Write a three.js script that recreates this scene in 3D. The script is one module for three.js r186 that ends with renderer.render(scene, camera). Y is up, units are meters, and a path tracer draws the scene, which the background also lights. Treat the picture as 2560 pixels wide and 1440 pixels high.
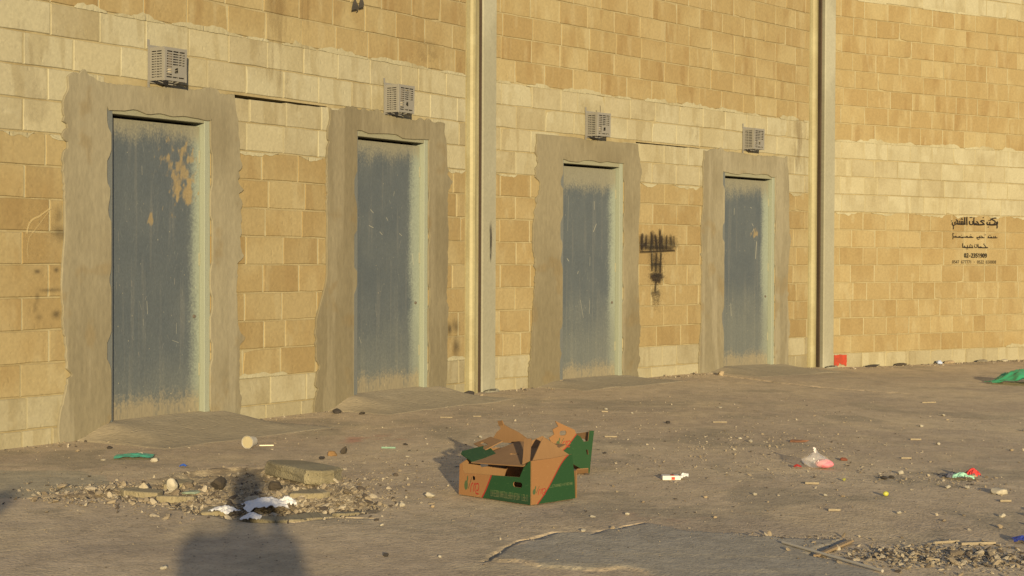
import * as THREE from 'three';
import { mergeGeometries } from 'three/addons/utils/BufferGeometryUtils.js';
import { RoundedBoxGeometry } from 'three/addons/geometries/RoundedBoxGeometry.js';
import { MarchingCubes } from 'three/addons/objects/MarchingCubes.js';

// ---------------------------------------------------------------- camera, sky, sun, exposure
const scene = new THREE.Scene();
const EYE = 1.13;
const camera = new THREE.PerspectiveCamera(20.41, 16 / 9, 0.05, 1500);
camera.position.set(0, EYE, 0);
camera.rotation.set(-0.01662, 0, 0.004, 'YXZ');
const SUN = new THREE.Vector3(0.152, 0.150, 1).normalize();
{
  const W = 256, H = 128, d = new Float32Array(W * H * 4);
  for (let j = 0; j < H; j++) for (let i = 0; i < W; i++) {
    const lat = ((j + 0.5) / H - 0.5) * Math.PI, lon = ((i + 0.5) / W - 0.5) * 2 * Math.PI;
    const v = new THREE.Vector3(Math.cos(lat) * Math.cos(lon), Math.sin(lat), Math.cos(lat) * Math.sin(lon));
    const up = Math.max(0, v.y), a = Math.pow(1 - up, 3), c = Math.max(0, v.dot(SUN)), glow = Math.pow(c, 6) * 0.28 * (1 - up);
    const o = (j * W + i) * 4;
    d[o] = 0.115 + 0.14 * a + glow; d[o + 1] = 0.145 + 0.115 * a + glow * 0.7; d[o + 2] = 0.21 + 0.06 * a + glow * 0.32; d[o + 3] = 1;
  }
  const t = new THREE.DataTexture(d, W, H, THREE.RGBAFormat, THREE.FloatType);
  t.mapping = THREE.EquirectangularReflectionMapping; t.magFilter = t.minFilter = THREE.LinearFilter; t.needsUpdate = true;
  scene.background = t; scene.environment = t;
}
const sun = new THREE.DirectionalLight(new THREE.Color().setRGB(1, 0.785, 0.45), 4.4);
sun.target.position.set(0.5, 0, -11); sun.position.copy(sun.target.position).addScaledVector(SUN, 45);
sun.castShadow = true; sun.shadow.radius = 1; sun.shadow.mapSize.set(4096, 4096);
Object.assign(sun.shadow.camera, { left: -14, right: 14, top: 10, bottom: -10, near: 1, far: 90 });
scene.add(sun, sun.target);
const renderer = new THREE.WebGLRenderer({ antialias: true });
renderer.shadowMap.enabled = true;
renderer.toneMapping = THREE.LinearToneMapping;
renderer.toneMappingExposure = 1.8;

// ---------------------------------------------------------------- helpers
function rng(seed) { let s = seed >>> 0; return () => { s = (s + 0x6d2b79f5) | 0; let t = Math.imul(s ^ (s >>> 15), 1 | s); t = (t + Math.imul(t ^ (t >>> 7), 61 | t)) ^ t; return ((t ^ (t >>> 14)) >>> 0) / 4294967296; }; }
const R = rng(77), rr = (a, b) => a + (b - a) * R();
const hash = (x, y) => { let n = Math.imul(x, 374761393) + Math.imul(y, 668265263) | 0; n = Math.imul(n ^ (n >>> 13), 1274126177); return ((n ^ (n >>> 16)) >>> 0) / 4294967296; };
const noise = (x, y) => { const i = Math.floor(x), j = Math.floor(y); let a = x - i, b = y - j; a = a * a * (3 - 2 * a); b = b * b * (3 - 2 * b); const p = hash(i, j), q = hash(i + 1, j), r = hash(i, j + 1), s = hash(i + 1, j + 1); return p + (q - p) * a + (r - p) * b + (p - q - r + s) * a * b; };
const fbm = (x, y, o = 4) => { let s = 0, a = 0.5, t = 0; for (let k = 0; k < o; k++) { s += a * noise(x + k * 17.3, y - k * 9.1); t += a; a *= 0.5; x *= 2.03; y *= 2.03; } return s / t; };
const clamp = (v, a = 0, b = 1) => Math.min(b, Math.max(a, v));
const ss = (a, b, v) => { const t = clamp((v - a) / (b - a)); return t * t * (3 - 2 * t); };
const mix = (a, b, t) => a + (b - a) * t, mix3 = (a, b, t) => [mix(a[0], b[0], t), mix(a[1], b[1], t), mix(a[2], b[2], t)];
const enc = (v) => { v = clamp(v); return 255 * (v <= 0.0031308 ? v * 12.92 : 1.055 * Math.pow(v, 1 / 2.4) - 0.055); };
function tex(w, h, fn, repeat = false) {           // colour texture from linear values
  const d = new Uint8Array(w * h * 4);
  for (let j = 0; j < h; j++) for (let i = 0; i < w; i++) { const c = fn(i, j), o = (j * w + i) * 4; d[o] = enc(c[0]); d[o + 1] = enc(c[1]); d[o + 2] = enc(c[2]); d[o + 3] = c.length > 3 ? 255 * clamp(c[3]) : 255; }
  const t = new THREE.DataTexture(d, w, h); t.colorSpace = THREE.SRGBColorSpace; t.magFilter = THREE.LinearFilter; t.minFilter = THREE.LinearMipmapLinearFilter; t.generateMipmaps = true;
  t.wrapS = t.wrapT = repeat ? THREE.RepeatWrapping : THREE.MirroredRepeatWrapping;
  t.needsUpdate = true; return t;
}
function grey(w, h, fn, repeat = false) {          // data texture (bump, roughness)
  const d = new Uint8Array(w * h * 4);
  for (let j = 0; j < h; j++) for (let i = 0; i < w; i++) { const c = 255 * clamp(fn(i, j)), o = (j * w + i) * 4; d[o] = d[o + 1] = d[o + 2] = c; d[o + 3] = 255; }
  const t = new THREE.DataTexture(d, w, h); t.magFilter = THREE.LinearFilter; t.minFilter = THREE.LinearMipmapLinearFilter; t.generateMipmaps = true;
  t.wrapS = t.wrapT = repeat ? THREE.RepeatWrapping : THREE.MirroredRepeatWrapping;
  t.needsUpdate = true; return t;
}
function drawn(w, h, fn) { const c = document.createElement('canvas'); c.width = w; c.height = h; const g = c.getContext('2d'); fn(g, w, h); const t = new THREE.CanvasTexture(c); t.colorSpace = THREE.SRGBColorSpace; return t; }
const col = (r, g, b) => new THREE.Color().setRGB(r, g, b);
const mat = (r, g, b, o = {}) => new THREE.MeshStandardMaterial({ color: col(r, g, b), roughness: 0.9, ...o });
const taken = {};
function numbered(n) { const k = (taken[n] = (taken[n] ?? -1) + 1); return k ? n + '_' + String(k).padStart(3, '0') : n; }
function tag(o, label, category, group, kind) { Object.assign(o.userData, { label, category }); if (group) o.userData.group = group; if (kind) o.userData.kind = kind; return o; }
function part(name, geometry, material, parent) { const m = new THREE.Mesh(geometry, material); m.name = name; m.castShadow = m.receiveShadow = true; parent.add(m); return m; }
function thing(name, label, category, pos, rotY = 0, group) { const g = new THREE.Group(); g.name = numbered(name); g.position.set(...pos); g.rotation.y = rotY; scene.add(g); return tag(g, label, category, group); }
function single(name, geometry, material, label, category, group) { const m = part(numbered(name), geometry, material, scene); return tag(m, label, category, group); }
function bx(x0, x1, y0, y1, z0, z1) { const g = new THREE.BoxGeometry(x1 - x0, y1 - y0, z1 - z0); g.translate((x0 + x1) / 2, (y0 + y1) / 2, (z0 + z1) / 2); return g; }
function rbx(x0, x1, y0, y1, z0, z1, r = 0.004) { const g = new RoundedBoxGeometry(x1 - x0, y1 - y0, z1 - z0, 1, r); g.translate((x0 + x1) / 2, (y0 + y1) / 2, (z0 + z1) / 2); return g; }
const merge = (list) => mergeGeometries(list.map((g) => { const n = g.index ? g.toNonIndexed() : g; for (const k of Object.keys(n.attributes)) if (!['position', 'normal', 'uv'].includes(k)) n.deleteAttribute(k); return n; }));
function uvMetres(g, s = 1) { const p = g.attributes.position, u = g.attributes.uv; for (let i = 0; i < p.count; i++) u.setXY(i, p.getX(i) * s + 0.37, p.getY(i) * s + 0.21); return g; }
function tube(pts, r, seg = 24, rad = 6) { return new THREE.TubeGeometry(new THREE.CatmullRomCurve3(pts.map((p) => new THREE.Vector3(...p))), seg, r, rad); }

// ---------------------------------------------------------------- surfaces
const orangeMap = tex(1024, 1024, (i, j) => {         // sawn yellow stone, 2 m square
  const x = i / 512, y = j / 512, a = fbm(x * 2.2, y * 1.8, 4), st = fbm(x * 8, y * 2.0 + 40, 3), f = fbm(x * 60, y * 60, 2);
  let c = mix3([0.265, 0.219, 0.118], [0.237, 0.184, 0.089], ss(0.35, 0.7, a)); c = mix3(c, [0.205, 0.150, 0.068], ss(0.56, 0.78, st) * 0.45); c = mix3(c, [0.295, 0.26, 0.158], ss(0.6, 0.8, fbm(x * 9 + 9, y * 4, 3)) * 0.45);
  const g = 0.9 + 0.2 * f; return [c[0] * g, c[1] * g, c[2] * g];
});
const streakMap = tex(1024, 1024, (i, j) => {         // the same stone with rain streaks
  const x = i / 512, y = j / 512, a = fbm(x * 2.6, y * 1.2, 4), st = fbm(x * 7, y * 2.0 + 11, 3), sp = fbm(x * 13 + 5, y * 2.4, 3), f = fbm(x * 60, y * 60, 2);
  let c = mix3([0.270, 0.223, 0.119], [0.239, 0.186, 0.09], ss(0.38, 0.66, a)); c = mix3(c, [0.196, 0.138, 0.06], ss(0.54, 0.76, st) * 0.6); c = mix3(c, [0.30, 0.262, 0.158], ss(0.58, 0.76, sp) * 0.4);
  const g = 0.9 + 0.2 * f; return [c[0] * g, c[1] * g, c[2] * g];
});
const creamMap = tex(1024, 1024, (i, j) => {          // pale sand-lime block
  const x = i / 512, y = j / 512, a = fbm(x * 3, y * 3, 4), st = fbm(x * 12, y * 2.4 + 70, 3), f = fbm(x * 70, y * 70, 2);
  let c = mix3([0.302, 0.284, 0.198], [0.268, 0.246, 0.164], ss(0.35, 0.7, a)); c = mix3(c, [0.222, 0.192, 0.112], ss(0.56, 0.78, st) * 0.5); c = mix3(c, [0.325, 0.31, 0.225], ss(0.62, 0.8, fbm(x * 7, y * 7 + 30, 3)) * 0.5);
  const g = 0.91 + 0.18 * f; return [c[0] * g, c[1] * g, c[2] * g];
});
const blockBump = grey(1024, 1024, (i, j) => { const x = i / 512, y = j / 512; let v = 0.55 + 0.5 * (fbm(x * 45, y * 45, 3) - 0.5) + 0.35 * (fbm(x * 7, y * 7, 3) - 0.5); const p = fbm(x * 30 + 3, y * 30, 2); if (p > 0.74) v -= (p - 0.74) * 3; return v; });
const renderMap = tex(1024, 1024, (i, j) => {         // trowelled cement render, 2.5 m square
  const x = i / 410, y = j / 410, a = fbm(x * 2, y * 1.2, 4), st = fbm(x * 11, y * 0.9 + 5, 4), f = fbm(x * 50, y * 22, 3), h = fbm(x * 5 + 3, y * 5, 4);
  let c = mix3([0.204, 0.187, 0.132], [0.162, 0.145, 0.098], ss(0.34, 0.68, a)); c = mix3(c, [0.226, 0.208, 0.15], ss(0.52, 0.72, st) * 0.6); c = mix3(c, [0.165, 0.128, 0.066], ss(0.6, 0.78, h) * 0.5);
  const g = 0.88 + 0.24 * f; return [c[0] * g, c[1] * g, c[2] * g];
});
const renderBump = grey(1024, 1024, (i, j) => { const x = i / 410, y = j / 410; return 0.5 + 0.9 * (fbm(x * 8, y * 1.1, 4) - 0.5) + 0.3 * (fbm(x * 46, y * 26, 3) - 0.5); });
const concreteMap = tex(1024, 1024, (i, j) => {
  const x = i / 512, y = j / 512, a = fbm(x * 3, y * 1.6, 4), f = fbm(x * 60, y * 60, 2), s = fbm(x * 14, y * 1.1, 3);
  let c = mix3([0.272, 0.262, 0.205], [0.205, 0.195, 0.15], ss(0.35, 0.68, a)); c = mix3(c, [0.31, 0.30, 0.245], ss(0.55, 0.75, s) * 0.5); const g = 0.88 + 0.24 * f; return [c[0] * g, c[1] * g, c[2] * g];
});
const tones = (map, bump, list) => list.map((t) => new THREE.MeshStandardMaterial({ color: col(...t), map, bumpMap: bump, bumpScale: 0.0024, roughness: 0.93 }));
const MB = {
  orange: tones(orangeMap, blockBump, [[1, 1, 1], [0.95, 0.93, 0.9], [0.89, 0.85, 0.79], [1, 1, 1], [1, 0.98, 0.95], [0.93, 0.9, 0.86]]),
  streak: tones(streakMap, blockBump, [[1, 1, 1], [0.96, 0.93, 0.9], [0.93, 0.89, 0.84], [1, 1, 1], [0.98, 0.96, 0.94]]),
  cream: tones(creamMap, blockBump, [[1, 1, 1], [0.97, 0.96, 0.95], [1, 0.98, 0.94], [0.92, 0.89, 0.85], [1, 1, 1]]),
  base: tones(creamMap, blockBump, [[0.9, 0.88, 0.85], [0.8, 0.77, 0.73], [0.96, 0.94, 0.91]]),
};
const M = {
  bedMortar: new THREE.MeshStandardMaterial({ color: col(0.9, 0.82, 0.68), map: creamMap, roughness: 1 }),
  headMortar: new THREE.MeshStandardMaterial({ color: col(1, 0.97, 0.9), map: creamMap, roughness: 1 }),
  smear: new THREE.MeshStandardMaterial({ color: col(1, 1, 0.98), map: creamMap, bumpMap: blockBump, bumpScale: 0.006, roughness: 1 }),
  render: new THREE.MeshStandardMaterial({ map: renderMap, bumpMap: renderBump, bumpScale: 0.006, roughness: 0.95 }),
  render2: new THREE.MeshStandardMaterial({ color: col(0.86, 0.84, 0.8), map: renderMap, bumpMap: renderBump, bumpScale: 0.006, roughness: 0.95 }),
  concrete: new THREE.MeshStandardMaterial({ map: concreteMap, bumpMap: blockBump, bumpScale: 0.004, roughness: 0.92 }),
  yellow: new THREE.MeshStandardMaterial({ color: col(0.9, 0.88, 0.74), map: creamMap, bumpMap: blockBump, bumpScale: 0.002, roughness: 0.6 }),
  post: new THREE.MeshStandardMaterial({ color: col(0.95, 1, 1), map: tex(512, 512, (i, j) => { const x = i / 256, y = j / 256, a = fbm(x * 3, y * 1.2, 4), f = fbm(x * 60, y * 60, 2), k = 0.92 + 0.16 * f, c = mix3([0.262, 0.247, 0.195], [0.216, 0.202, 0.155], ss(0.35, 0.68, a)); return [c[0] * k, c[1] * k, c[2] * k]; }), bumpMap: blockBump, bumpScale: 0.002, roughness: 0.8 }),
  stripBrown: new THREE.MeshStandardMaterial({ color: col(0.19, 0.13, 0.1), map: concreteMap, bumpMap: blockBump, bumpScale: 0.003, roughness: 0.9 }),
  dark: mat(0.03, 0.027, 0.024), inner: mat(0.12, 0.1, 0.08),
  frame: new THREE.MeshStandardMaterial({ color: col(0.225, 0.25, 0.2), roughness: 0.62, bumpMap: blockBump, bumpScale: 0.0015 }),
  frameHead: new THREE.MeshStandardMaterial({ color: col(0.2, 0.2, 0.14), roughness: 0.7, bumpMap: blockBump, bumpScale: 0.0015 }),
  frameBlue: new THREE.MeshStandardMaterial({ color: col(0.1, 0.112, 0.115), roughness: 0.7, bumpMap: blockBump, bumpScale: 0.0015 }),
  cage: mat(0.205, 0.2, 0.182, { roughness: 0.55, metalness: 0.15 }), cageDark: mat(0.1, 0.085, 0.07),
};

// ---------------------------------------------------------------- ground
const inPoly = (x, z, P) => { let c = false; for (let i = 0, j = P.length - 1; i < P.length; j = i++) { const [a, b] = P[i], [d, e] = P[j]; if ((b > z) !== (e > z) && x < (d - a) * (z - b) / (e - b) + a) c = !c; } return c; };
const segD = (x, z, P) => { let m = 9; for (let i = 1; i < P.length; i++) { const [a, b] = P[i - 1], [c, d] = P[i], k = clamp(((x - a) * (c - a) + (z - b) * (d - b)) / ((c - a) ** 2 + (d - b) ** 2)); m = Math.min(m, Math.hypot(x - a - k * (c - a), z - b - k * (d - b))); } return m; };
const HOLE = [[-2.28, -7.56], [-1.9, -7.95], [-1.72, -8.55], [-1.45, -8.75], [-1.1, -8.5], [-0.86, -7.95], [-0.6, -7.35], [-0.62, -7.12], [-0.95, -6.9], [-1.16, -6.86], [-1.35, -7.05], [-1.55, -7.3], [-1.75, -7.55]];
const PATCH = [[-0.09, -6.03], [0.02, -6.36], [0.17, -6.62], [0.33, -6.61], [0.57, -6.9], [0.76, -6.72], [0.94, -6.66], [1.15, -6.5], [1.38, -6.5], [1.16, -6.16], [1.36, -5.77], [1.3, -5.2], [0.75, -5.4], [0.42, -5.9], [0.3, -5.82]];
const SLAB = [[-3.4, -8.6], [-2.3, -8.55], [-1.95, -8.05], [-2.3, -7.6], [-3.4, -7.5]];
const CRACKS = [[[[-0.1, -6.02], [-0.02, -6.3], [0.05, -6.45], [0.17, -6.63], [0.31, -6.62]], 0.013, 0.03], [[[0.32, -6.58], [0.4, -6.7], [0.57, -6.9]], 0.013, 0.03], [[[-2.28, -7.58], [-1.85, -7.57], [-1.55, -7.32], [-1.35, -7.07]], 0.016, 0.03], [[[-1.0, -6.84], [-0.8, -7.0], [-0.6, -6.98]], 0.014, 0.03], [[[0.9, -6.64], [1.1, -6.53], [1.3, -6.5]], 0.012, 0.02], [[[2.03, -16.23], [2.5, -15.3], [2.95, -14.75], [3.53, -14.38]], 0.045, 0.035], [[[-1.9, -7.95], [-1.75, -8.1], [-1.5, -8.2]], 0.012, 0.02]];
const base = (x) => -0.06 * ss(1.5, 4.5, x);
function gy(x, z) {
  let h = base(x);
  if (z < -4 && z > -21 && Math.abs(x) < 9) {
    h += 0.010 * (fbm(x * 0.9, z * 0.9, 3) - 0.5) + 0.0014 * (fbm(x * 7, z * 7, 3) - 0.5) + 0.0012 * (noise(x * 34, z * 34) - 0.5);
    const wx = x + 0.09 * (fbm(x * 6, z * 6, 3) - 0.5), wz = z + 0.14 * (fbm(x * 6 + 40, z * 6, 3) - 0.5);
    if (x < -0.3 && x > -2.6 && z > -9 && z < -6.6) {
      const e = Math.min(segD(wx, wz, HOLE), segD(wx, wz, [HOLE[0], HOLE[HOLE.length - 1]]));
      if (inPoly(wx, wz, HOLE)) h -= ss(0, 0.1, e) * (0.002 + 0.03 * fbm(x * 5, z * 5 + 3, 3) + 0.012 * noise(x * 30, z * 30));
    }
    if (x > -0.3 && x < 1.6 && z > -7.1 && z < -4.9) { const e = segD(wx, wz, PATCH); if (inPoly(wx, wz, PATCH)) h += 0.008 * ss(0, 0.03, e); }
    for (const [P, w, d] of CRACKS) { const [a, b] = P[0]; if (Math.abs(x - a) < 2.2 && Math.abs(z - b) < 2.6) { const q = segD(x + 0.03 * (noise(x * 20, z * 20) - 0.5), z + 0.05 * (noise(x * 16 + 9, z * 16) - 0.5), P); if (q < w) h -= d * (1 - q / w) * (0.4 + 0.9 * noise(x * 9, z * 9)); } }
  }
  return h;
}
{
  const axis = (stops) => { const o = [stops[0][0]]; for (let i = 1; i < stops.length; i++) { const [b, st] = stops[i], a = o[o.length - 1], n = Math.max(1, Math.round((b - a) / st)); for (let k = 1; k <= n; k++) o.push(a + (b - a) * k / n); } return o; };
  const xs = axis([[-400], [-30, 90], [-6, 6], [-2.9, 0.08], [2.9, 0.0145], [8, 0.06], [30, 6], [400, 90]]), zs = axis([[-500], [-40, 90], [-21, 5], [-13, 0.055], [-9, 0.03], [-5.4, 0.0145], [-4, 0.2], [30, 6], [300, 90]]);
  const nx = xs.length, nz = zs.length, pos = new Float32Array(nx * nz * 3), uv = new Float32Array(nx * nz * 2), cl = new Float32Array(nx * nz * 3), idx = [];
  for (let j = 0; j < nz; j++) for (let i = 0; i < nx; i++) {
    const x = xs[i], z = zs[j], o = j * nx + i; pos.set([x, gy(x, z), z], o * 3); uv.set([x / 1.7, -z / 1.7], o * 2);
    const n1 = fbm(x * 0.7, z * 0.7, 4), n2 = fbm(x * 3.1 + 8, z * 2.2, 4), n3 = fbm(x * 14, z * 10, 3);
    const wx = x + 0.16 * (fbm(x * 5, z * 5, 3) - 0.5), wz = z + 0.2 * (fbm(x * 5 + 40, z * 5, 3) - 0.5);
    let c = mix3([0.54, 0.435, 0.305], [0.44, 0.35, 0.252], ss(0.3, 0.7, n1)); c = mix3(c, [0.57, 0.455, 0.30], ss(0.52, 0.72, n2) * 0.55); c = mix3(c, [0.35, 0.285, 0.22], ss(0.55, 0.78, fbm(x * 1.3 + 30, z * 1.9, 4)) * 0.6);
    const onPatch = inPoly(wx, wz, PATCH);
    if (inPoly(wx, wz, SLAB)) c = mix3([0.36, 0.325, 0.25], [0.42, 0.365, 0.255], n2);
    if (onPatch) c = mix3([0.31, 0.283, 0.245], [0.38, 0.34, 0.272], n2);
    if (inPoly(wx, wz, HOLE)) c = mix3([0.44, 0.36, 0.245], [0.2, 0.16, 0.115], ss(0.35, 0.65, n3));
    const oil = ss(0.6, 0.74, fbm(x * 2.4 + 70, z * 1.7 + 5, 4)); c = mix3(c, [0.3, 0.255, 0.185], oil * 0.6); const tyre = ss(0.62, 0.8, fbm(x * 1.1 + z * 0.35, z * 9 + 3, 3)); c = mix3(c, [0.54, 0.455, 0.305], tyre * 0.4);
    const red = ss(0.5, 0.72, fbm(x * 6, z * 5 + 60, 3)) * Math.max(Math.exp(-((x + 0.9) ** 2) / 0.09 - ((z + 10.1) ** 2) / 0.05), 0.6 * Math.exp(-((x - 0.85) ** 2) / 0.1 - ((z + 7.15) ** 2) / 0.03), 0.6 * Math.exp(-((x - 1.3) ** 2) / 0.12 - ((z + 6.65) ** 2) / 0.01)); c = mix3(c, [0.42, 0.17, 0.12], red * 0.8);
    const k = (0.84 + 0.32 * n3) * 0.9; c[2] *= 0.93; cl.set([c[0] * k, c[1] * k, c[2] * k], o * 3);
    if (i && j) idx.push(o - nx - 1, o - 1, o - nx, o - nx, o - 1, o);
  }
  const g = new THREE.BufferGeometry(); g.setAttribute('position', new THREE.BufferAttribute(pos, 3)); g.setAttribute('uv', new THREE.BufferAttribute(uv, 2)); g.setAttribute('color', new THREE.BufferAttribute(cl, 3)); g.setIndex(idx); g.computeVertexNormals();
  const T = 1024, per = (s) => (i, j, k) => { const u = i / T, v = j / T; const f = (a, b) => fbm((u + a) * s, (v + b) * s, k); return (f(0, 0) * (1 - u) + f(-1, 0) * u) * (1 - v) + (f(0, -1) * (1 - u) + f(-1, -1) * u) * v; };
  const fine = per(150), mid = per(34);
  const grit = (i, j) => { const q = 7, a = Math.floor(i / q), b = Math.floor(j / q), h = hash(a + 501, b); if (h > 0.3) return 0; const cx = (a + 0.3 + 0.4 * hash(a, b + 77)) * q, cy = (b + 0.3 + 0.4 * hash(a + 99, b)) * q, r = 1.2 + 2.4 * hash(a, b + 9); return Math.hypot(i - cx, (j - cy) * 1.3) < r ? (h < 0.14 ? -1 : 1) : 0; };
  const dm = tex(T, T, (i, j) => { const a = fine(i, j, 2), b = mid(i, j, 3); let v = 0.93 + 0.5 * (a - 0.5) + 0.55 * (b - 0.5); const h = hash(i >> 1, j >> 1), g2 = grit(i, j); v *= 1 + g2 * (g2 > 0 ? 0.3 : 0.38); if (h > 0.99) v *= 1.22; if (h < 0.012) v *= 0.62; return [v, v * 0.99, v * 0.975]; }, true);
  const bm = grey(T, T, (i, j) => 0.42 + 0.8 * (fine(i, j, 2) - 0.5) + 0.28 * (mid(i, j, 3) - 0.5) + 0.34 * Math.max(0, grit(i, j)), true);
  const ground = part('ground', g, new THREE.MeshStandardMaterial({ vertexColors: true, map: dm, bumpMap: bm, bumpScale: 0.004, roughness: 0.97 }), scene);
  ground.userData = { kind: 'structure', label: 'dusty tan concrete yard with worn cracked patches' };
}

// ---------------------------------------------------------------- walls of stone blocks
const BAYS = [
  { x: -2.9369, z: -9.6293, y: 0, rot: 0.99368, u0: -1.25, u1: 4.655, pitch: 0.391, off: 0.19, top: 3.7, doors: [[0.645, 1.59, 2.117], [3.142, 4.12, 2.143]], cracks: [[1.8, 2.845, 2.256, 2.286, 2.276, 2.286]], label: 'yellow block wall holding the door nearest the concrete kerb chunk, black gap between doors' },
  { x: -0.1396, z: -13.9616, y: 0, rot: 0.84824, u0: -0.02, u1: 5.21, pitch: 0.405, off: 0.055, top: 4.3, doors: [[0.858, 1.812, 2.086], [3.487, 4.51, 2.084]], cracks: [[2.02, 3.1, 2.272, 2.29, 2.282, 2.29]], label: 'yellow block wall with sooty black smear between its two doors' },
  { x: 3.6171, z: -18.018, y: -0.195, rot: 0.56864, u0: 0.0, u1: 5.2, pitch: 0.368, off: 0.1, top: 5.1, doors: [], cracks: [], label: 'yellow block wall without doors, painted with black Arabic lettering' },
];
const toWorld = (b, u, v, w = 0) => { const B = BAYS[b], c = Math.cos(B.rot), s = Math.sin(B.rot); return [B.x + u * c + w * s, B.y + v, B.z - u * s + w * c]; };
function blockGeo(w, h, r, proud, lowTop = 0) {     // irregular chamfered block, front face near z = 0; corner at 0,0
  const P = [], j = (a) => (r() - 0.5) * a, k = Math.max(1, Math.round(w / 0.13));
  for (let i = 0; i < k; i++) P.push([w * i / k + (i ? j(0.02) : 0), j(0.006)]);
  P.push([w + j(0.004), j(0.004)], [w + j(0.005), h * 0.5 + j(0.05)]);
  for (let i = 0; i < k; i++) P.push([w - w * i / k, h + j(0.005) - lowTop]);
  P.push([j(0.004), h - lowTop + j(0.004)], [j(0.005), h * 0.5 + j(0.05)]);
  if (r() < 0.16) { const q = [0, k, P.length - 2, k + 2][Math.floor(r() * 4)]; P[q][0] += (w / 2 - P[q][0]) * 0.08; P[q][1] += (h / 2 - P[q][1]) * 0.14; }
  const n = P.length, pos = [], idx = [], ch = 0.004;
  const ring = (inset, z) => P.forEach(([x, y]) => pos.push(x + Math.sign(w / 2 - x) * Math.min(inset, Math.abs(w / 2 - x)), y + Math.sign(h / 2 - y) * Math.min(inset, Math.abs(h / 2 - y)), z + j(0.0016)));
  ring(0, -0.05); ring(0, proud - 0.0045); ring(ch, proud); pos.push(w / 2, h / 2, proud + j(0.001));
  for (let a = 0; a < 2; a++) for (let i = 0; i < n; i++) { const p = a * n + i, q = a * n + (i + 1) % n; idx.push(p, q, p + n, q, q + n, p + n); }
  for (let i = 0; i < n; i++) idx.push(2 * n + i, 2 * n + (i + 1) % n, 3 * n);
  let g = new THREE.BufferGeometry(); g.setAttribute('position', new THREE.Float32BufferAttribute(pos, 3)); g.setIndex(idx);
  g = g.toNonIndexed(); g.computeVertexNormals();
  const p = g.attributes.position, uv = new Float32Array(p.count * 2), ox = r() * 1.55, oy = r() * 1.75;
  for (let i = 0; i < p.count; i++) uv.set([(p.getX(i) + ox) / 2, (p.getY(i) + oy) / 2], i * 2);
  g.setAttribute('uv', new THREE.BufferAttribute(uv, 2)); return g;
}
function ragged(u0, u1, v0, hgt, seed, z, gaps = 0.45) {   // strip of mortar smeared over a bed joint, torn upper edge
  const out = [], r = rng(seed); let a = u0;
  while (a < u1) {
    const L = 0.1 + r() * 0.5, b = Math.min(u1, a + L);
    if (r() > gaps && b - a > 0.05) {
      const s = new THREE.Shape(), n = Math.max(4, Math.round((b - a) / 0.025)); s.moveTo(a, v0 - 0.004);
      for (let i = 1; i <= n; i++) s.lineTo(a + (b - a) * i / n, v0 - 0.004 - r() * 0.004);
      for (let i = n; i >= 0; i--) s.lineTo(a + (b - a) * i / n, v0 + 0.002 + hgt * Math.min(1, 6 * Math.min(i, n - i) / n + 0.1) * (0.25 + 1.1 * noise(i * 0.45 + seed, a * 9)) * (0.8 + 0.4 * r()));
      const g = new THREE.ExtrudeGeometry(s, { depth: 0.0045 + r() * 0.002, bevelEnabled: false }); g.translate(0, 0, z - 0.002); out.push(uvMetres(g, 0.5));
    }
    a = b + r() * 0.25;
  }
  return out;
}
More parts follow.
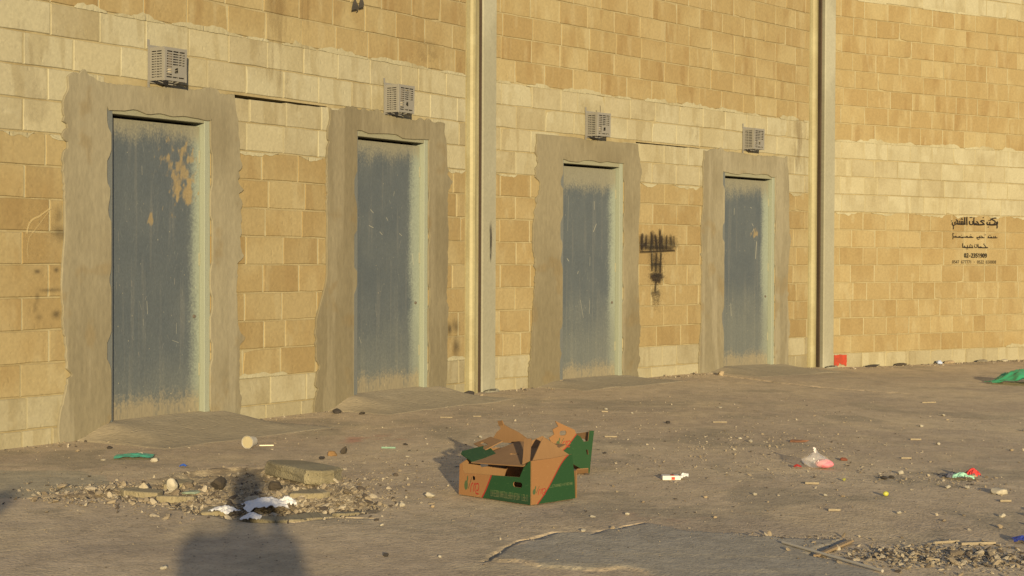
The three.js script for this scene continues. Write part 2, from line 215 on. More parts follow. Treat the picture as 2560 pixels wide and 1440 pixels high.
BAYS.forEach((B, bi) => {
  const wall = thing('block_wall', B.label, 'wall', [B.x, B.y, B.z], B.rot), r = rng(900 + bi), L0 = 0.3, H = 6.1;
  const s = new THREE.Shape(); s.moveTo(B.u0 - 0.02, -0.4); s.lineTo(B.u1 + 0.02, -0.4); s.lineTo(B.u1 + 0.02, H); s.lineTo(B.u0 - 0.02, H); s.closePath();
  const hole = (P) => { const h = new THREE.Path(); P.forEach(([x, y], i) => (i ? h.lineTo(x, y) : h.moveTo(x, y))); h.closePath(); s.holes.push(h); };
  for (const [a, b, t] of B.doors) hole([[a + 0.002, -0.1], [b - 0.002, -0.1], [b - 0.002, t], [a + 0.002, t]]);
  for (const [a, b, v0, v1, v2, v3] of B.cracks) hole([[a, v0], [b, v2], [b, v3], [a, v1]]);
  const cg = new THREE.ExtrudeGeometry(s, { depth: 0.28, bevelEnabled: false }); cg.translate(0, 0, -0.287);
  part('mortar_bed', uvMetres(cg, 0.4), M.bedMortar, wall);
  part('inner_wall', bx(B.u0 - 0.3, B.u1 + 0.45, -0.4, H, -0.42, -0.292), M.inner, wall);
  const heads = [], upper = { streak: [], cream: [] };
  const rows = Math.ceil((H - 0.1) / 0.2);
  for (let k = -1; k < rows; k++) {
    let v0 = L0 - 0.2 + 0.2 * k, h = 0.19; if (k === -1) { v0 -= 0.2; h = 0.39; }
    const type = k <= 0 ? 'base' : k <= 8 ? 'orange' : k <= 12 ? 'cream' : k <= 20 ? 'streak' : k <= 24 ? 'cream' : 'streak';
    const shift = (((k % 2) + 2) % 2) * 0.5 * B.pitch + (r() - 0.5) * 0.02, start = B.off - shift + Math.floor((B.u0 - B.off) / B.pitch) * B.pitch;
    let u = start; 
    while (u < B.u1) {
      const w = B.pitch * (r() < 0.06 ? 0.6 : 1) + (r() - 0.5) * 0.012;
      let segs = [[Math.max(u, B.u0), Math.min(u + w - 0.01, B.u1)]];
      if (v0 < 2.12) for (const [a, b] of B.doors) segs = segs.flatMap(([x, y]) => (y <= a || x >= b ? [[x, y]] : [[x, Math.min(y, a - 0.006)], [Math.max(x, b + 0.006), y]].filter(([p, q]) => q - p > 0.03)));
      if (v0 + h <= H) for (const [x, y] of segs) {
        if (y - x < 0.03) continue;
        let low = 0; for (const [a, b, c0, , c2] of B.cracks) if (k === 10 && x > a - 0.35 && y < b + 0.35) low = Math.max(0, v0 + h - mix(c0, c2, clamp((x - a) / (b - a))));
        const proud = (r() - 0.5) * 0.004, g = blockGeo(y - x, h, r, proud, low);
        if (v0 < B.top) { const set = MB[type], m = part(numbered('block_b' + bi).replace(/^block_b\d/, 'block'), g, set[Math.floor(r() * set.length)], wall); m.position.set(x, v0 + 0.005, 0); }
        else { g.translate(x, v0 + 0.005, 0); upper[type === 'cream' ? 'cream' : 'streak'].push(g); }
        if (y < B.u1 - 0.02 && Math.abs(y - (u + w - 0.01)) < 0.001 && !B.doors.some(([a, b]) => v0 < 2.12 && y > a - 0.02 && y < b + 0.02)) { const z = -0.0055 + r() * 0.004; heads.push(uvMetres(bx(y - 0.001, y + 0.011, v0 + 0.004, v0 + h + 0.006 - low, -0.03, z), 0.5)); }
      }
      u += w;
    }
  }
  part('head_mortar', merge(heads), M.headMortar, wall);
  if (upper.streak.length) part('upper_streaked_blocks', merge(upper.streak), MB.streak[0], wall).userData.kind = 'stuff';
  if (upper.cream.length) part('upper_pale_blocks', merge(upper.cream), MB.cream[0], wall).userData.kind = 'stuff';
  const sm = [...ragged(B.u0, B.u1, 2.7, 0.034, 5 + bi, 0, 0.25), ...ragged(B.u0, B.u1, 2.695, 0.014, 8 + bi, 0.001, 0.1), ...ragged(B.u0, B.u1, 4.3, 0.02, 5 + bi, 0, 0.5)];
  const clear = (v) => B.doors.reduce((q, [a, b]) => q.flatMap(([x, y]) => [[x, Math.min(y, a - 0.3)], [Math.max(x, b + 0.27), y]].filter(([p, t]) => t > p)), [[B.u0, B.u1]]);
  for (const [x, y] of clear()) sm.push(...ragged(x, y, 1.9, -0.035, 31 + bi, 0, 0.3), ...ragged(x, y, 0.305, 0.03, 41 + bi, 0, 0.45));
  part('mortar_smear', merge(sm), M.smear, wall);

  // cement render round the door openings, trowelled over the blocks
  B.doors.forEach(([a, b, dt], di) => {
    const P = [], wob = (t, q) => 0.06 * (fbm(t * 2.2 + q * 7 + bi * 3, q, 3) - 0.5) + 0.07 * ss(0.5, 0.9, fbm(t * 5 + q * 3, q * 5 + bi, 2)) * (fbm(t * 19, q, 3) - 0.3) * 2 + 0.02 * (fbm(t * 46, q * 9, 3) - 0.5) * ss(0.3, 0.7, noise(t * 3, q + 5));
    const l = [0.345, 0.322, 0.363, 0.362][bi * 2 + di], rt = [0.262, 0.255, 0.245, 0.262][bi * 2 + di], q = bi * 2 + di + 1;
    const flare = di === 1 && bi === 0 ? (v) => 0.14 * ss(1.05, 0.6, v) : bi === 1 ? (v) => 0.05 * ss(0.6, 0.2, v) : (v) => 0.03 * ss(0.4, 0.1, v);
    for (let v = -0.06; v < 2.2; v += 0.014) P.push([a - l - flare(v) + wob(v, q) + 0.03 * ss(2.1, 2.22, v), v]);
    for (let u = a - l + 0.03; u < b + rt - 0.03; u += 0.014) P.push([u, 2.265 + wob(u, q + 20) * 0.9 + (bi === 0 && di === 0 ? 0.045 * Math.exp(-(((u - a + 0.19) / 0.1) ** 2)) : 0)]);
    for (let v = 2.2; v > -0.06; v -= 0.014) P.push([b + rt + wob(v, q + 40) - 0.03 * ss(2.1, 2.22, v), v]);
    P.push([b + rt, -0.06], [b + 0.012, -0.06]);
    for (let v = 0; v < dt - 0.01; v += 0.035) P.push([b - 0.008 + 0.022 * ss(0.42, 0.7, noise(v * 6, q + 60)), v]);
    for (let u = b; u > a; u -= 0.04) P.push([u, dt - 0.038 + 0.03 * noise(u * 9, q)]);
    for (let v = dt - 0.01; v > -0.06; v -= 0.035) P.push([a + 0.036 - 0.036 * ss(0.4, 0.62, noise(v * 7 + 4, q + 80)), v]);
    P.push([a + 0.02, -0.06]);
    const sh = new THREE.Shape(P.map(([x, y]) => new THREE.Vector2(x, y)));
    const g = new THREE.ExtrudeGeometry(sh, { depth: 0.012, bevelEnabled: true, bevelSize: 0.003, bevelThickness: 0.005, bevelSegments: 1 }); g.translate(0, 0, -0.001);
    part('door_render', uvMetres(g, 0.4), (bi + di) % 2 ? M.render2 : M.render, wall);
  });
});

// decals of paint, soot and chalk on the walls (flat marks, a few millimetres proud)
function decal(name, wall, u0, u1, v0, v1, map, rough = 1, z = 0.008, extra = {}) { const g = new THREE.PlaneGeometry(u1 - u0, v1 - v0); g.translate((u0 + u1) / 2, (v0 + v1) / 2, z); return part(name, g, new THREE.MeshStandardMaterial({ map, transparent: true, alphaTest: 0, roughness: rough, ...extra }), wall); }
const wallOf = (n) => scene.getObjectByName(['block_wall', 'block_wall_001', 'block_wall_002'][n]);
const soot = (list, w = 256, h = 256, seed = 1) => tex(w, h, (i, j) => { const x = i / w, y = 1 - j / h; let a = 0; for (const [cx, cy, sx, sy, k] of list) { const dx = (x - cx) / sx, dy = (y - cy) / sy; a = Math.max(a, k * Math.exp(-(dx * dx + dy * dy))); } const n = 0.45 + 0.85 * fbm(i * 0.05 + seed, j * 0.02, 4), f = 0.75 + 0.5 * hash(i, j); return [0.025, 0.02, 0.018, clamp(a * n * f)]; });
const sprayed = (w, h, seed, lines, halos) => drawn(w, h, (g) => {
  const r = rng(seed); g.lineCap = 'round';
  for (const [x, y, rx, ry, k] of halos) for (let n = 0; n < 900 * k; n++) { const a = r() * 6.283, q = Math.sqrt(-2 * Math.log(1 - r() * 0.98)) * 0.5; g.fillStyle = `rgba(24,17,14,${0.08 + 0.24 * r()})`; g.fillRect(x + rx * q * Math.cos(a), y + ry * q * Math.sin(a), 1 + 3 * r(), 1 + 3 * r()); }
  for (const [x0, y0, x1, y1, lw, al] of lines) for (let n = 0; n < 9; n++) { g.strokeStyle = `rgba(22,16,12,${al * (0.08 + 0.16 * r())})`; g.lineWidth = lw * (0.4 + 1.3 * r()); g.beginPath(); const j = () => (r() - 0.5) * lw * 1.3; g.moveTo(x0 + j(), y0 + j()); g.quadraticCurveTo((x0 + x1) / 2 + j(), (y0 + y1) / 2 + j(), x1 + j(), y1 + j()); g.stroke(); }
});
decal('soot_mark', wallOf(1), 2.03, 2.75, 0.62, 1.46, sprayed(340, 400, 5, [[34, 40, 36, 92, 14, 1], [34, 92, 70, 70, 12, 0.8], [70, 40, 66, 92, 9, 0.7], [112, 30, 108, 96, 16, 1], [140, 34, 150, 96, 12, 0.9], [176, 12, 178, 96, 9, 1], [190, 40, 196, 96, 14, 0.9], [228, 36, 226, 92, 8, 0.6], [262, 38, 268, 70, 12, 0.7], [286, 34, 292, 80, 8, 0.5], [26, 112, 290, 104, 6, 0.9], [60, 88, 270, 90, 16, 0.45], [112, 120, 116, 196, 9, 1], [150, 118, 146, 200, 7, 0.9], [186, 118, 180, 204, 9, 1], [116, 170, 180, 172, 14, 0.5], [112, 222, 190, 220, 16, 1], [122, 236, 176, 246, 14, 0.8], [146, 250, 140, 290, 9, 0.8], [116, 304, 172, 300, 14, 0.35], [122, 312, 136, 352, 10, 0.22], [176, 306, 164, 340, 10, 0.2], [40, 64, 280, 60, 40, 0.25], [130, 130, 166, 200, 40, 0.25]], [[160, 70, 170, 40, 4], [150, 160, 60, 60, 2], [150, 230, 60, 30, 2], [148, 310, 40, 70, 1.2]]));
decal('soot_mark', wallOf(0), 4.36, 4.62, 0.28, 0.72, soot([[0.25, 0.35, 0.12, 0.1, 0.6], [0.55, 0.3, 0.2, 0.12, 0.4], [0.6, 0.7, 0.16, 0.16, 0.55]], 128, 256, 7));
decal('soot_mark', wallOf(0), 0.0, 0.3, 0.68, 1.5, soot([[0.3, 0.54, 0.07, 0.016, 0.5], [0.8, 0.53, 0.06, 0.016, 0.4], [0.85, 0.12, 0.12, 0.06, 0.25], [0.25, 0.8, 0.05, 0.04, 0.25], [0.35, 0.88, 0.1, 0.02, 0.25], [0.65, 0.68, 0.3, 0.015, 0.3], [0.3, 0.73, 0.05, 0.05, 0.28], [0.8, 0.86, 0.12, 0.03, 0.35], [0.9, 0.25, 0.2, 0.06, 0.35]], 128, 384, 3));
decal('chalk_mark', wallOf(0), -0.02, 0.24, 1.12, 1.46, drawn(128, 192, (g) => { g.strokeStyle = 'rgba(200,182,138,0.38)'; g.lineWidth = 6; g.lineCap = 'round'; g.beginPath(); g.moveTo(18, 96); g.quadraticCurveTo(20, 50, 60, 40); g.lineTo(104, 10); g.stroke(); g.strokeStyle = 'rgba(196,178,134,0.25)'; g.lineWidth = 4; g.beginPath(); g.moveTo(100, 20); g.quadraticCurveTo(60, 70, 26, 110); g.quadraticCurveTo(14, 150, 22, 184); g.stroke(); }));
decal('red_paint_mark', wallOf(2), 0.015, 0.22, 0.1, 0.295, tex(128, 128, (i, j) => { const x = i / 128, y = j / 128, n = fbm(x * 7, y * 7, 4); return [0.30 * (0.85 + 0.3 * n), 0.04, 0.02, ss(0.42 - 0.5 * n, 0.45 - 0.35 * n, y - 0.12) * (x > 0.98 - 0.06 * n || y > 0.97 - 0.06 * n ? 0 : 1) * (0.82 + 0.3 * n)]; }));
const drip = (seed, k) => tex(96, 384, (i, j) => { const x = i / 96, y = j / 384, c = Math.abs(x - 0.5 - 0.12 * (noise(y * 5, seed) - 0.5)) / 0.5, a = ss(1, 0.25, c) * ss(0.3, 0.62, fbm(x * 7 + seed, y * 5, 4)) * ss(0, 0.12, y) * ss(1, 0.85, y) * (0.5 + 0.5 * noise(x * 12, y * 2 + seed)); return [0.15, 0.1, 0.045, a * k * 0.42]; });
for (const [b, u0, u1, v0, v1, k] of [[0, 2.12, 2.42, 2.3, 3.65, 0.75], [0, 2.5, 2.66, 2.55, 3.6, 0.45], [0, 3.9, 4.3, 2.74, 2.95, 0.5], [1, 4.85, 5.15, 2.1, 2.75, 0.8], [1, 2.9, 3.1, 2.3, 2.55, 0.5], [0, -0.12, 0.25, 1.9, 2.7, 0.35]]) decal('drip_stain', wallOf(b), u0, u1, v0, v1, drip(u0 * 7 + b, k), 1, 0.0065);
// black stencilled sign writing
decal('sign_lettering', wallOf(2), 1.885, 2.745, 1.3, 1.9, drawn(1024, 1000, (g) => {
  g.scale(1024 / 880, 1000 / 860); g.translate(-540, -280); g.strokeStyle = g.fillStyle = 'rgba(20,13,10,0.94)'; g.lineCap = 'round'; g.lineJoin = 'round';
  const S = (w, ...L) => { g.lineWidth = w; for (const p of L) { g.beginPath(); g.moveTo(p[0], p[1]); for (let i = 2; i < p.length; i += 4) g.quadraticCurveTo(p[i], p[i + 1], p[i + 2], p[i + 3]); g.stroke(); } }, D = (r, ...L) => { for (let i = 0; i < L.length; i += 2) { g.beginPath(); g.ellipse(L[i], L[i + 1], r * 1.1, r, 0, 0, 7); g.fill(); } };
  // first line, right to left
  S(27, [1372, 426, 1300, 442, 1200, 430]); S(20, [1200, 430, 1186, 420, 1194, 392], [1238, 428, 1244, 408, 1242, 394], [1280, 432, 1350, 420, 1338, 372, 1300, 345, 1262, 338], [1262, 338, 1310, 312, 1352, 316], [1372, 428, 1392, 408, 1380, 380, 1352, 396, 1372, 426], [1374, 430, 1380, 458, 1374, 488]); D(9, 1228, 362, 1254, 360, 1214, 474);
  S(26, [1136, 430, 1050, 446, 976, 432]); S(20, [1140, 372, 1096, 352, 1076, 378, 1120, 400, 1142, 432], [1040, 436, 1034, 400, 1006, 384], [1006, 432, 990, 404, 972, 428], [956, 322, 950, 390, 962, 442], [934, 384, 950, 440, 906, 440, 868, 442, 876, 384]); D(10, 1122, 314, 890, 318, 918, 314);
  S(22, [828, 318, 826, 380, 832, 440], [792, 322, 788, 380, 796, 432]); S(27, [796, 432, 720, 440, 650, 430]); S(18, [764, 430, 764, 404, 758, 386], [736, 430, 736, 404, 730, 386], [706, 432, 708, 404, 700, 384], [668, 430, 680, 380, 640, 362], [640, 400, 612, 396, 616, 424, 640, 440, 604, 456, 566, 460, 574, 412]); S(14, [588, 458, 596, 486, 590, 522]); D(9, 728, 352, 752, 352, 740, 332, 560, 384);
  // second line
  S(17, [1376, 658, 1290, 664, 1212, 658], [1140, 660, 1080, 664, 1010, 656], [942, 658, 860, 664, 780, 656], [760, 658, 680, 664, 590, 656]); S(11, [1350, 656, 1348, 640, 1344, 632], [1320, 656, 1318, 640, 1316, 634], [1284, 656, 1270, 630, 1256, 654], [1226, 656, 1216, 644, 1220, 632], [1116, 658, 1100, 626, 1076, 634], [1060, 658, 1058, 642, 1054, 634], [1014, 656, 1000, 680, 1040, 688], [920, 656, 900, 622, 876, 654], [850, 656, 830, 624, 812, 656], [770, 656, 760, 676, 744, 672], [720, 656, 700, 634, 684, 656], [650, 656, 630, 632, 612, 656], [590, 656, 582, 620, 584, 592], [590, 656, 584, 676, 586, 692]); D(6, 1240, 616, 1262, 614, 1150, 612, 1172, 608, 1060, 684, 1036, 694, 900, 612, 740, 622, 600, 596);
  // third line
  S(18, [1206, 830, 1130, 838, 1040, 832], [940, 832, 860, 838, 762, 830]); S(12, [1180, 828, 1160, 800, 1136, 776], [1100, 832, 1080, 804, 1056, 828], [1040, 832, 1034, 800, 1030, 772], [1010, 790, 1030, 836, 990, 834, 962, 832, 972, 800], [930, 832, 926, 806, 922, 792], [890, 832, 880, 800, 900, 780], [850, 832, 846, 812, 842, 800], [800, 832, 796, 814, 792, 806], [764, 830, 752, 790, 762, 766]); D(6, 976, 780, 1000, 778, 826, 858, 846, 858, 1140, 762);
  g.direction = 'ltr'; g.textAlign = 'center'; g.textBaseline = 'alphabetic';
  g.save(); g.translate(990, 1004); g.scale(0.86, 1); g.font = 'bold 96px monospace'; g.lineWidth = 5; g.fillText('02-2351909', 0, 0, 480); g.strokeText('02-2351909', 0, 0, 480); g.restore();
  g.save(); g.translate(970, 1108); g.font = 'bold 74px monospace'; g.lineWidth = 3; g.fillStyle = g.strokeStyle = 'rgba(30,20,14,0.85)'; g.fillText('0547 677771 · 0522 650008', 0, 0, 790); g.restore();
}));

// ---------------------------------------------------------------- piers between the walls
function pier(b, u, nb, nu0, nu1, label, mark) {
  const [x, y, z] = toWorld(b, u, 0), B = BAYS[b], t = thing('wall_pier', label, 'pillar', [x, 0, z], B.rot), H = 6.1;
  const extr = (P, name, m, rot = 0, at = [0, 0, 0]) => { const g = new THREE.ExtrudeGeometry(new THREE.Shape(P.map(([a, c]) => new THREE.Vector2(a, c))), { depth: H + 0.3, bevelEnabled: false }); g.rotateX(-Math.PI / 2); g.scale(1, 1, -1); const idx = g.index; const p = g.attributes.position; for (let i = 0; i < p.count; i += 3) { const a = [p.getX(i + 1), p.getY(i + 1), p.getZ(i + 1)]; p.setXYZ(i + 1, p.getX(i + 2), p.getY(i + 2), p.getZ(i + 2)); p.setXYZ(i + 2, ...a); } g.translate(0, -0.3, 0); g.computeVertexNormals(); uvMetres(g, 0.5); const q = part(name, g, m, t); q.rotation.y = rot; q.position.set(...at); return q; };
  extr([[0.006, -0.3], [0.006, 0.004], [0.05, 0.008], [0.062, 0.03], [0.085, 0.036], [0.118, 0.03], [0.128, 0.012], [0.178, 0.01], [0.184, -0.02], [0.184, -0.3]], 'yellow_jamb', M.yellow);
  
  const w = toWorld(nb, nu1, 0), dx = w[0] - x, dz = w[2] - z, c = Math.cos(B.rot), s = Math.sin(B.rot), wd = nu1 - nu0;
  const lx = dx * c - dz * s, lz = dx * s + dz * c, rot = BAYS[nb].rot - B.rot;
  extr([[-wd, -0.3], [-wd, 0.014], [-wd + 0.014, 0.022], [-0.012, 0.022], [-0.002, 0.012], [-0.002, -0.3]], 'concrete_post', M.post, rot, [lx, 0, lz]);
  const fl = part('brown_strip', uvMetres(bx(-wd - (nb === 2 ? 0.018 : 0.04), -wd - 0.001, -0.3, H, -0.3, nb === 2 ? -0.03 : 0.012), 0.5), M.stripBrown, t); fl.rotation.y = rot; fl.position.set(lx, 0, lz);  // dark brown strip along the left side of the post
  const foot = new THREE.CylinderGeometry(0.08, 0.14, 0.05, 9, 3), fp = foot.attributes.position; for (let i = 0; i < fp.count; i++) fp.setXYZ(i, fp.getX(i) * (1 + 0.3 * hash(i, 4)), fp.getY(i) * (0.7 + 0.5 * hash(i, 9)), fp.getZ(i) * 0.45 + 0.02); foot.computeVertexNormals();
  const ft = part('mortar_foot', foot, M.concrete, t); ft.position.set(lx - wd / 2, base(w[0]) - 0.005, lz + 0.02);
  if (mark) { const g = new THREE.PlaneGeometry(0.07, 0.36); const q = part('black_scuff', g, new THREE.MeshStandardMaterial({ map: soot([[0.5, 0.45, 0.14, 0.3, 1.5], [0.36, 0.2, 0.1, 0.12, 0.9], [0.45, 0.85, 0.09, 0.12, 0.8]], 64, 256, 2), transparent: true, roughness: 1 }), t); q.rotation.y = rot; q.position.set(lx - wd * 0.55, 1.3, lz + 0.03); }
  return t;
}
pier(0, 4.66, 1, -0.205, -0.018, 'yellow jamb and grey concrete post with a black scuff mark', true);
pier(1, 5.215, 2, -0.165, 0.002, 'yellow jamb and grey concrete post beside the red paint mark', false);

// ---------------------------------------------------------------- steel doors
function doorMap(seed, opt) {
  const W = 384, H = 896, r = rng(seed);
  return drawn(W, H, (g) => {
    const im = g.createImageData(W, H);
    for (let j = 0; j < H; j++) for (let i = 0; i < W; i++) {
      const x = i / W, y = j / H, n = fbm(x * 5 + seed, y * 9, 4), st = fbm(x * 30 + seed, y * 3, 3), f = fbm(x * 90, y * 190, 2), gr = hash(i + seed, j);
      let c = mix3([0.06, 0.076, 0.092], [0.082, 0.098, 0.108], n); c = mix3(c, [0.11, 0.12, 0.122], ss(0.55, 0.8, st) * 0.45);
      const rag = (d, w, an = 0.1) => ss(-w, w, d + (n - 0.5) * an + (st - 0.5) * 0.035 + (f - 0.5) * 0.05 + (gr - 0.5) * 0.02);
      const right = rag(x - opt.right, 0.065, 0.05), top = rag(opt.top - y, 0.045, 0.07) * 0.9, bot = rag(y - opt.bot, 0.16) * (0.6 + 0.4 * st);
      c = mix3(c, [0.205, 0.24, 0.205], right * 0.95); c = mix3(c, [0.185, 0.18, 0.135], Math.min(1, top)); c = mix3(c, [0.13, 0.142, 0.13], clamp(bot) * 0.75);
      const base = rag(y - 0.965, 0.035, 0.05); c = mix3(c, [0.22, 0.19, 0.125], base * 0.8);
      for (const [cx, cy, sx, sy] of opt.blot) { const d = 1 - Math.hypot((x - cx) / sx, (y - cy) / sy); c = mix3(c, [0.22, 0.175, 0.095], ss(-0.12, 0.3, d * 0.55 + (fbm(x * 26 + 3 + y * 9, y * 34 + seed, 4) - 0.6) * 1.5) * 0.85); }
      const k = 0.88 + 0.24 * f, o = (j * W + i) * 4; im.data[o] = enc(c[0] * k); im.data[o + 1] = enc(c[1] * k); im.data[o + 2] = enc(c[2] * k); im.data[o + 3] = 255;
    }
    g.putImageData(im, 0, 0); g.lineCap = 'round';
    for (let k = 0; k < opt.scr * 2; k++) { const x = W * (0.05 + 0.8 * r()), y = H * (0.08 + 0.85 * r()), L = 6 + 46 * r() * r(), a = Math.PI / 2 + (r() - 0.5) * 0.9; g.strokeStyle = `rgba(${196 + 30 * r()},${192 + 20 * r()},${160 + 20 * r()},${0.08 + 0.5 * r() * r() * r()})`; g.lineWidth = 0.6 + 1.5 * r() * r(); g.beginPath(); g.moveTo(x, y); g.quadraticCurveTo(x + L * 0.5 * Math.cos(a) + 3 * (r() - 0.5), y + L * 0.5 * Math.sin(a), x + L * Math.cos(a), y + L * Math.sin(a)); g.stroke(); }
    for (const [x, y, L, a, w] of opt.marks) { g.strokeStyle = 'rgba(190,184,158,0.55)'; g.lineWidth = w * 0.6; g.beginPath(); g.moveTo(x * W, y * H); g.lineTo(x * W + L * Math.cos(a), y * H + L * Math.sin(a)); g.stroke(); }
    for (let k = 0; k < 60; k++) { g.fillStyle = `rgba(205,190,150,${0.2 + 0.4 * r()})`; g.fillRect(W * r(), H * r(), 1 + 2 * r(), 1 + 3 * r()); }
  });
}
const DOORS = [
  [0, 0, 'tall steel door with tan scraped paint on its upper part', { right: 0.93, top: 0.05, bot: 0.93, scr: 90, blot: [[0.78, 0.16, 0.2, 0.11], [0.86, 0.24, 0.12, 0.06], [0.46, 0.335, 0.035, 0.02]], marks: [[0.42, 0.62, 40, 1.5, 3], [0.75, 0.7, 34, 1.6, 2], [0.7, 0.76, 30, 0.3, 2]] }],
  [0, 1, 'steel door with pale diagonal dashes scratched into it, beside the scuffed post', { right: 0.88, top: 0.05, bot: 0.82, scr: 70, blot: [], marks: [[0.26, 0.28, 20, 0.6, 4], [0.5, 0.31, 14, 0.9, 4], [0.24, 0.345, 26, 0.3, 4], [0.4, 0.37, 18, 0.6, 4], [0.7, 0.375, 16, 0.5, 4], [0.62, 0.2, 16, 1.8, 3], [0.9, 0.46, 40, 1.4, 3], [0.1, 0.8, 24, 1.1, 3]] }],
  [1, 0, 'steel door with a pale V scratch low down, left of the soot smear', { right: 0.9, top: 0.1, bot: 0.72, scr: 60, blot: [], marks: [[0.16, 0.14, 150, 1.6, 2], [0.62, 0.16, 36, 1.55, 4], [0.66, 0.27, 40, 2.1, 5], [0.55, 0.43, 40, 1.6, 3], [0.38, 0.64, 80, 1.3, 3], [0.55, 0.64, 60, 1.6, 3], [0.14, 0.44, 16, 0.7, 6], [0.34, 0.5, 12, 1.9, 5]] }],
  [1, 1, 'steel door with a pale drip running down, beside the post before the lettered wall', { right: 0.88, top: 0.07, bot: 0.66, scr: 50, blot: [[0.72, 0.3, 0.07, 0.03]], marks: [[0.28, 0.16, 30, 1.6, 4], [0.76, 0.34, 84, 1.65, 7], [0.66, 0.24, 16, 0.8, 5], [0.7, 0.27, 14, 2.2, 5], [0.22, 0.68, 60, 1.5, 5], [0.62, 0.15, 14, 0.3, 4]] }],
];
DOORS.forEach(([b, d, label, opt], i) => {
  const [a, e, V1] = BAYS[b].doors[d], [x, , z] = toWorld(b, a, 0), W = e - a, F = 0.058, V0 = [0.135, 0.155, 0.075, 0.078][i];
  const t = thing('steel_door', label, 'door', [x, 0, z], BAYS[b].rot, 'steel doors along the block wall');
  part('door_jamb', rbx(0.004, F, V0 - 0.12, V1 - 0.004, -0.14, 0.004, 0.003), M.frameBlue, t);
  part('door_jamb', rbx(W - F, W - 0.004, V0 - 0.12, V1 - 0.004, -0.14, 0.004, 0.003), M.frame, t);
  part('door_head', rbx(F + 0.001, W - F - 0.001, V1 - 0.055, V1 - 0.004, -0.14, 0.003, 0.003), M.frameHead, t);
  const l0 = F + 0.004, l1 = W - F - 0.005, v1 = V1 - 0.055 - 0.022, g = new THREE.BoxGeometry(l1 - l0, v1 - V0 + 0.12, 0.04, 14, 28, 1), p = g.attributes.position, u = g.attributes.uv;
  for (let k = 0; k < p.count; k++) { const s = p.getX(k) / (l1 - l0) + 0.5, q = p.getY(k) / (v1 - V0 + 0.12) + 0.5; u.setXY(k, s, clamp((q * (v1 - V0 + 0.12) - 0.12) / (v1 - V0))); if (p.getZ(k) > 0) p.setZ(k, p.getZ(k) + (0.005 * (fbm(s * 2.5 + i * 5, q * 4, 3) - 0.5) - 0.003) * Math.min(1, 8 * Math.min(s, 1 - s, q, 1 - q)) + 0.006 * ss(0.86, 1, s)); }
  g.computeVertexNormals();
  const leaf = part('door_leaf', g, new THREE.MeshStandardMaterial({ map: doorMap(21 + i * 13, opt), roughness: 0.6, metalness: 0.08, bumpMap: blockBump, bumpScale: 0.0012 }), t); leaf.position.set((l0 + l1) / 2, (V0 - 0.12 + v1) / 2, -0.068);
  for (const hv of [0.25, 1.0, 1.7]) { const hg = new THREE.CylinderGeometry(0.008, 0.008, 0.085, 8); const hi = part('hinge', hg, M.frameHead, t); hi.position.set(l1 + 0.002, V0 + hv, -0.043); }
  const lk = new THREE.CylinderGeometry(0.011, 0.013, 0.008, 10); lk.rotateX(Math.PI / 2); const lock = part('lock_cylinder', lk, M.cageDark, leaf); lock.position.set((l1 - l0) / 2 - 0.045, -0.28 + 0.02 * i, 0.026);
});
const rampMap = tex(512, 512, (i, j) => { const x = i / 256, y = j / 256, a = fbm(x * 3, y * 3, 4), f = fbm(x * 50, y * 50, 2); const c = mix3([0.315, 0.28, 0.208], [0.265, 0.235, 0.175], ss(0.35, 0.68, a)), k = 0.88 + 0.24 * f; return [c[0] * k, c[1] * k, c[2] * k]; });
// sloping concrete aprons under the doors
[[0, 0.36, 2.0, 0.8, 0.1, 'concrete ramp below the door with tan scraped paint'], [0, 2.8, 4.6, 0.62, 0.11, 'concrete ramp below the door beside the scuffed post'], [1, 0.5, 2.15, 0.6, 0.05, 'thin concrete ramp with a pale stone lying on it'], [1, 3.2, 5.0, 0.68, 0.055, 'concrete ramp with a crumbled whitish edge']].forEach(([b, u0, u1, D, h, label], q) => {
  const n = 40, m = 26, pos = [], uv = [], idx = [], c = Math.cos(BAYS[b].rot), s = Math.sin(BAYS[b].rot), [ox, , oz] = toWorld(b, u0, 0);
  for (let j = 0; j <= m; j++) for (let i = 0; i <= n; i++) {
    const a = i / n, d = j / m, u = (u1 - u0) * a + 0.1 * (fbm(a * 5 + q, d * 4, 3) - 0.5) * d, w = -0.1 + (D + 0.1) * d * (1 + 0.16 * (fbm(a * 4 + q * 5, 1, 3) - 0.5));
    const wx = ox + u * c + w * s, wz = oz - u * s + w * c, edge = ss(0, 0.2, Math.min(a, 1 - a)), fall = 1 - ss(-0.25, 1, w / (D * 0.98));
    const y = h * fall * edge + 0.006 * (fbm(u * 4, w * 6, 3) - 0.5) + (j === m || i === 0 || i === n ? -0.02 : 0.002) + gy(wx, wz); pos.push(u, y, w); uv.push(u / 2, w / 2);
    if (i && j) { const o = j * (n + 1) + i; idx.push(o - n - 2, o - 1, o - n - 1, o - n - 1, o - 1, o); }
  }
  const g = new THREE.BufferGeometry(); g.setAttribute('position', new THREE.Float32BufferAttribute(pos, 3)); g.setAttribute('uv', new THREE.Float32BufferAttribute(uv, 2)); g.setIndex(idx); g.computeVertexNormals();
  const r = single('concrete_ramp', g, new THREE.MeshStandardMaterial({ color: col(1, 0.96, 0.88), map: rampMap, bumpMap: blockBump, bumpScale: 0.006, roughness: 0.95 }), label, 'ramp', 'ramps below the doors'); r.position.set(ox, 0, oz); r.rotation.y = BAYS[b].rot;
});

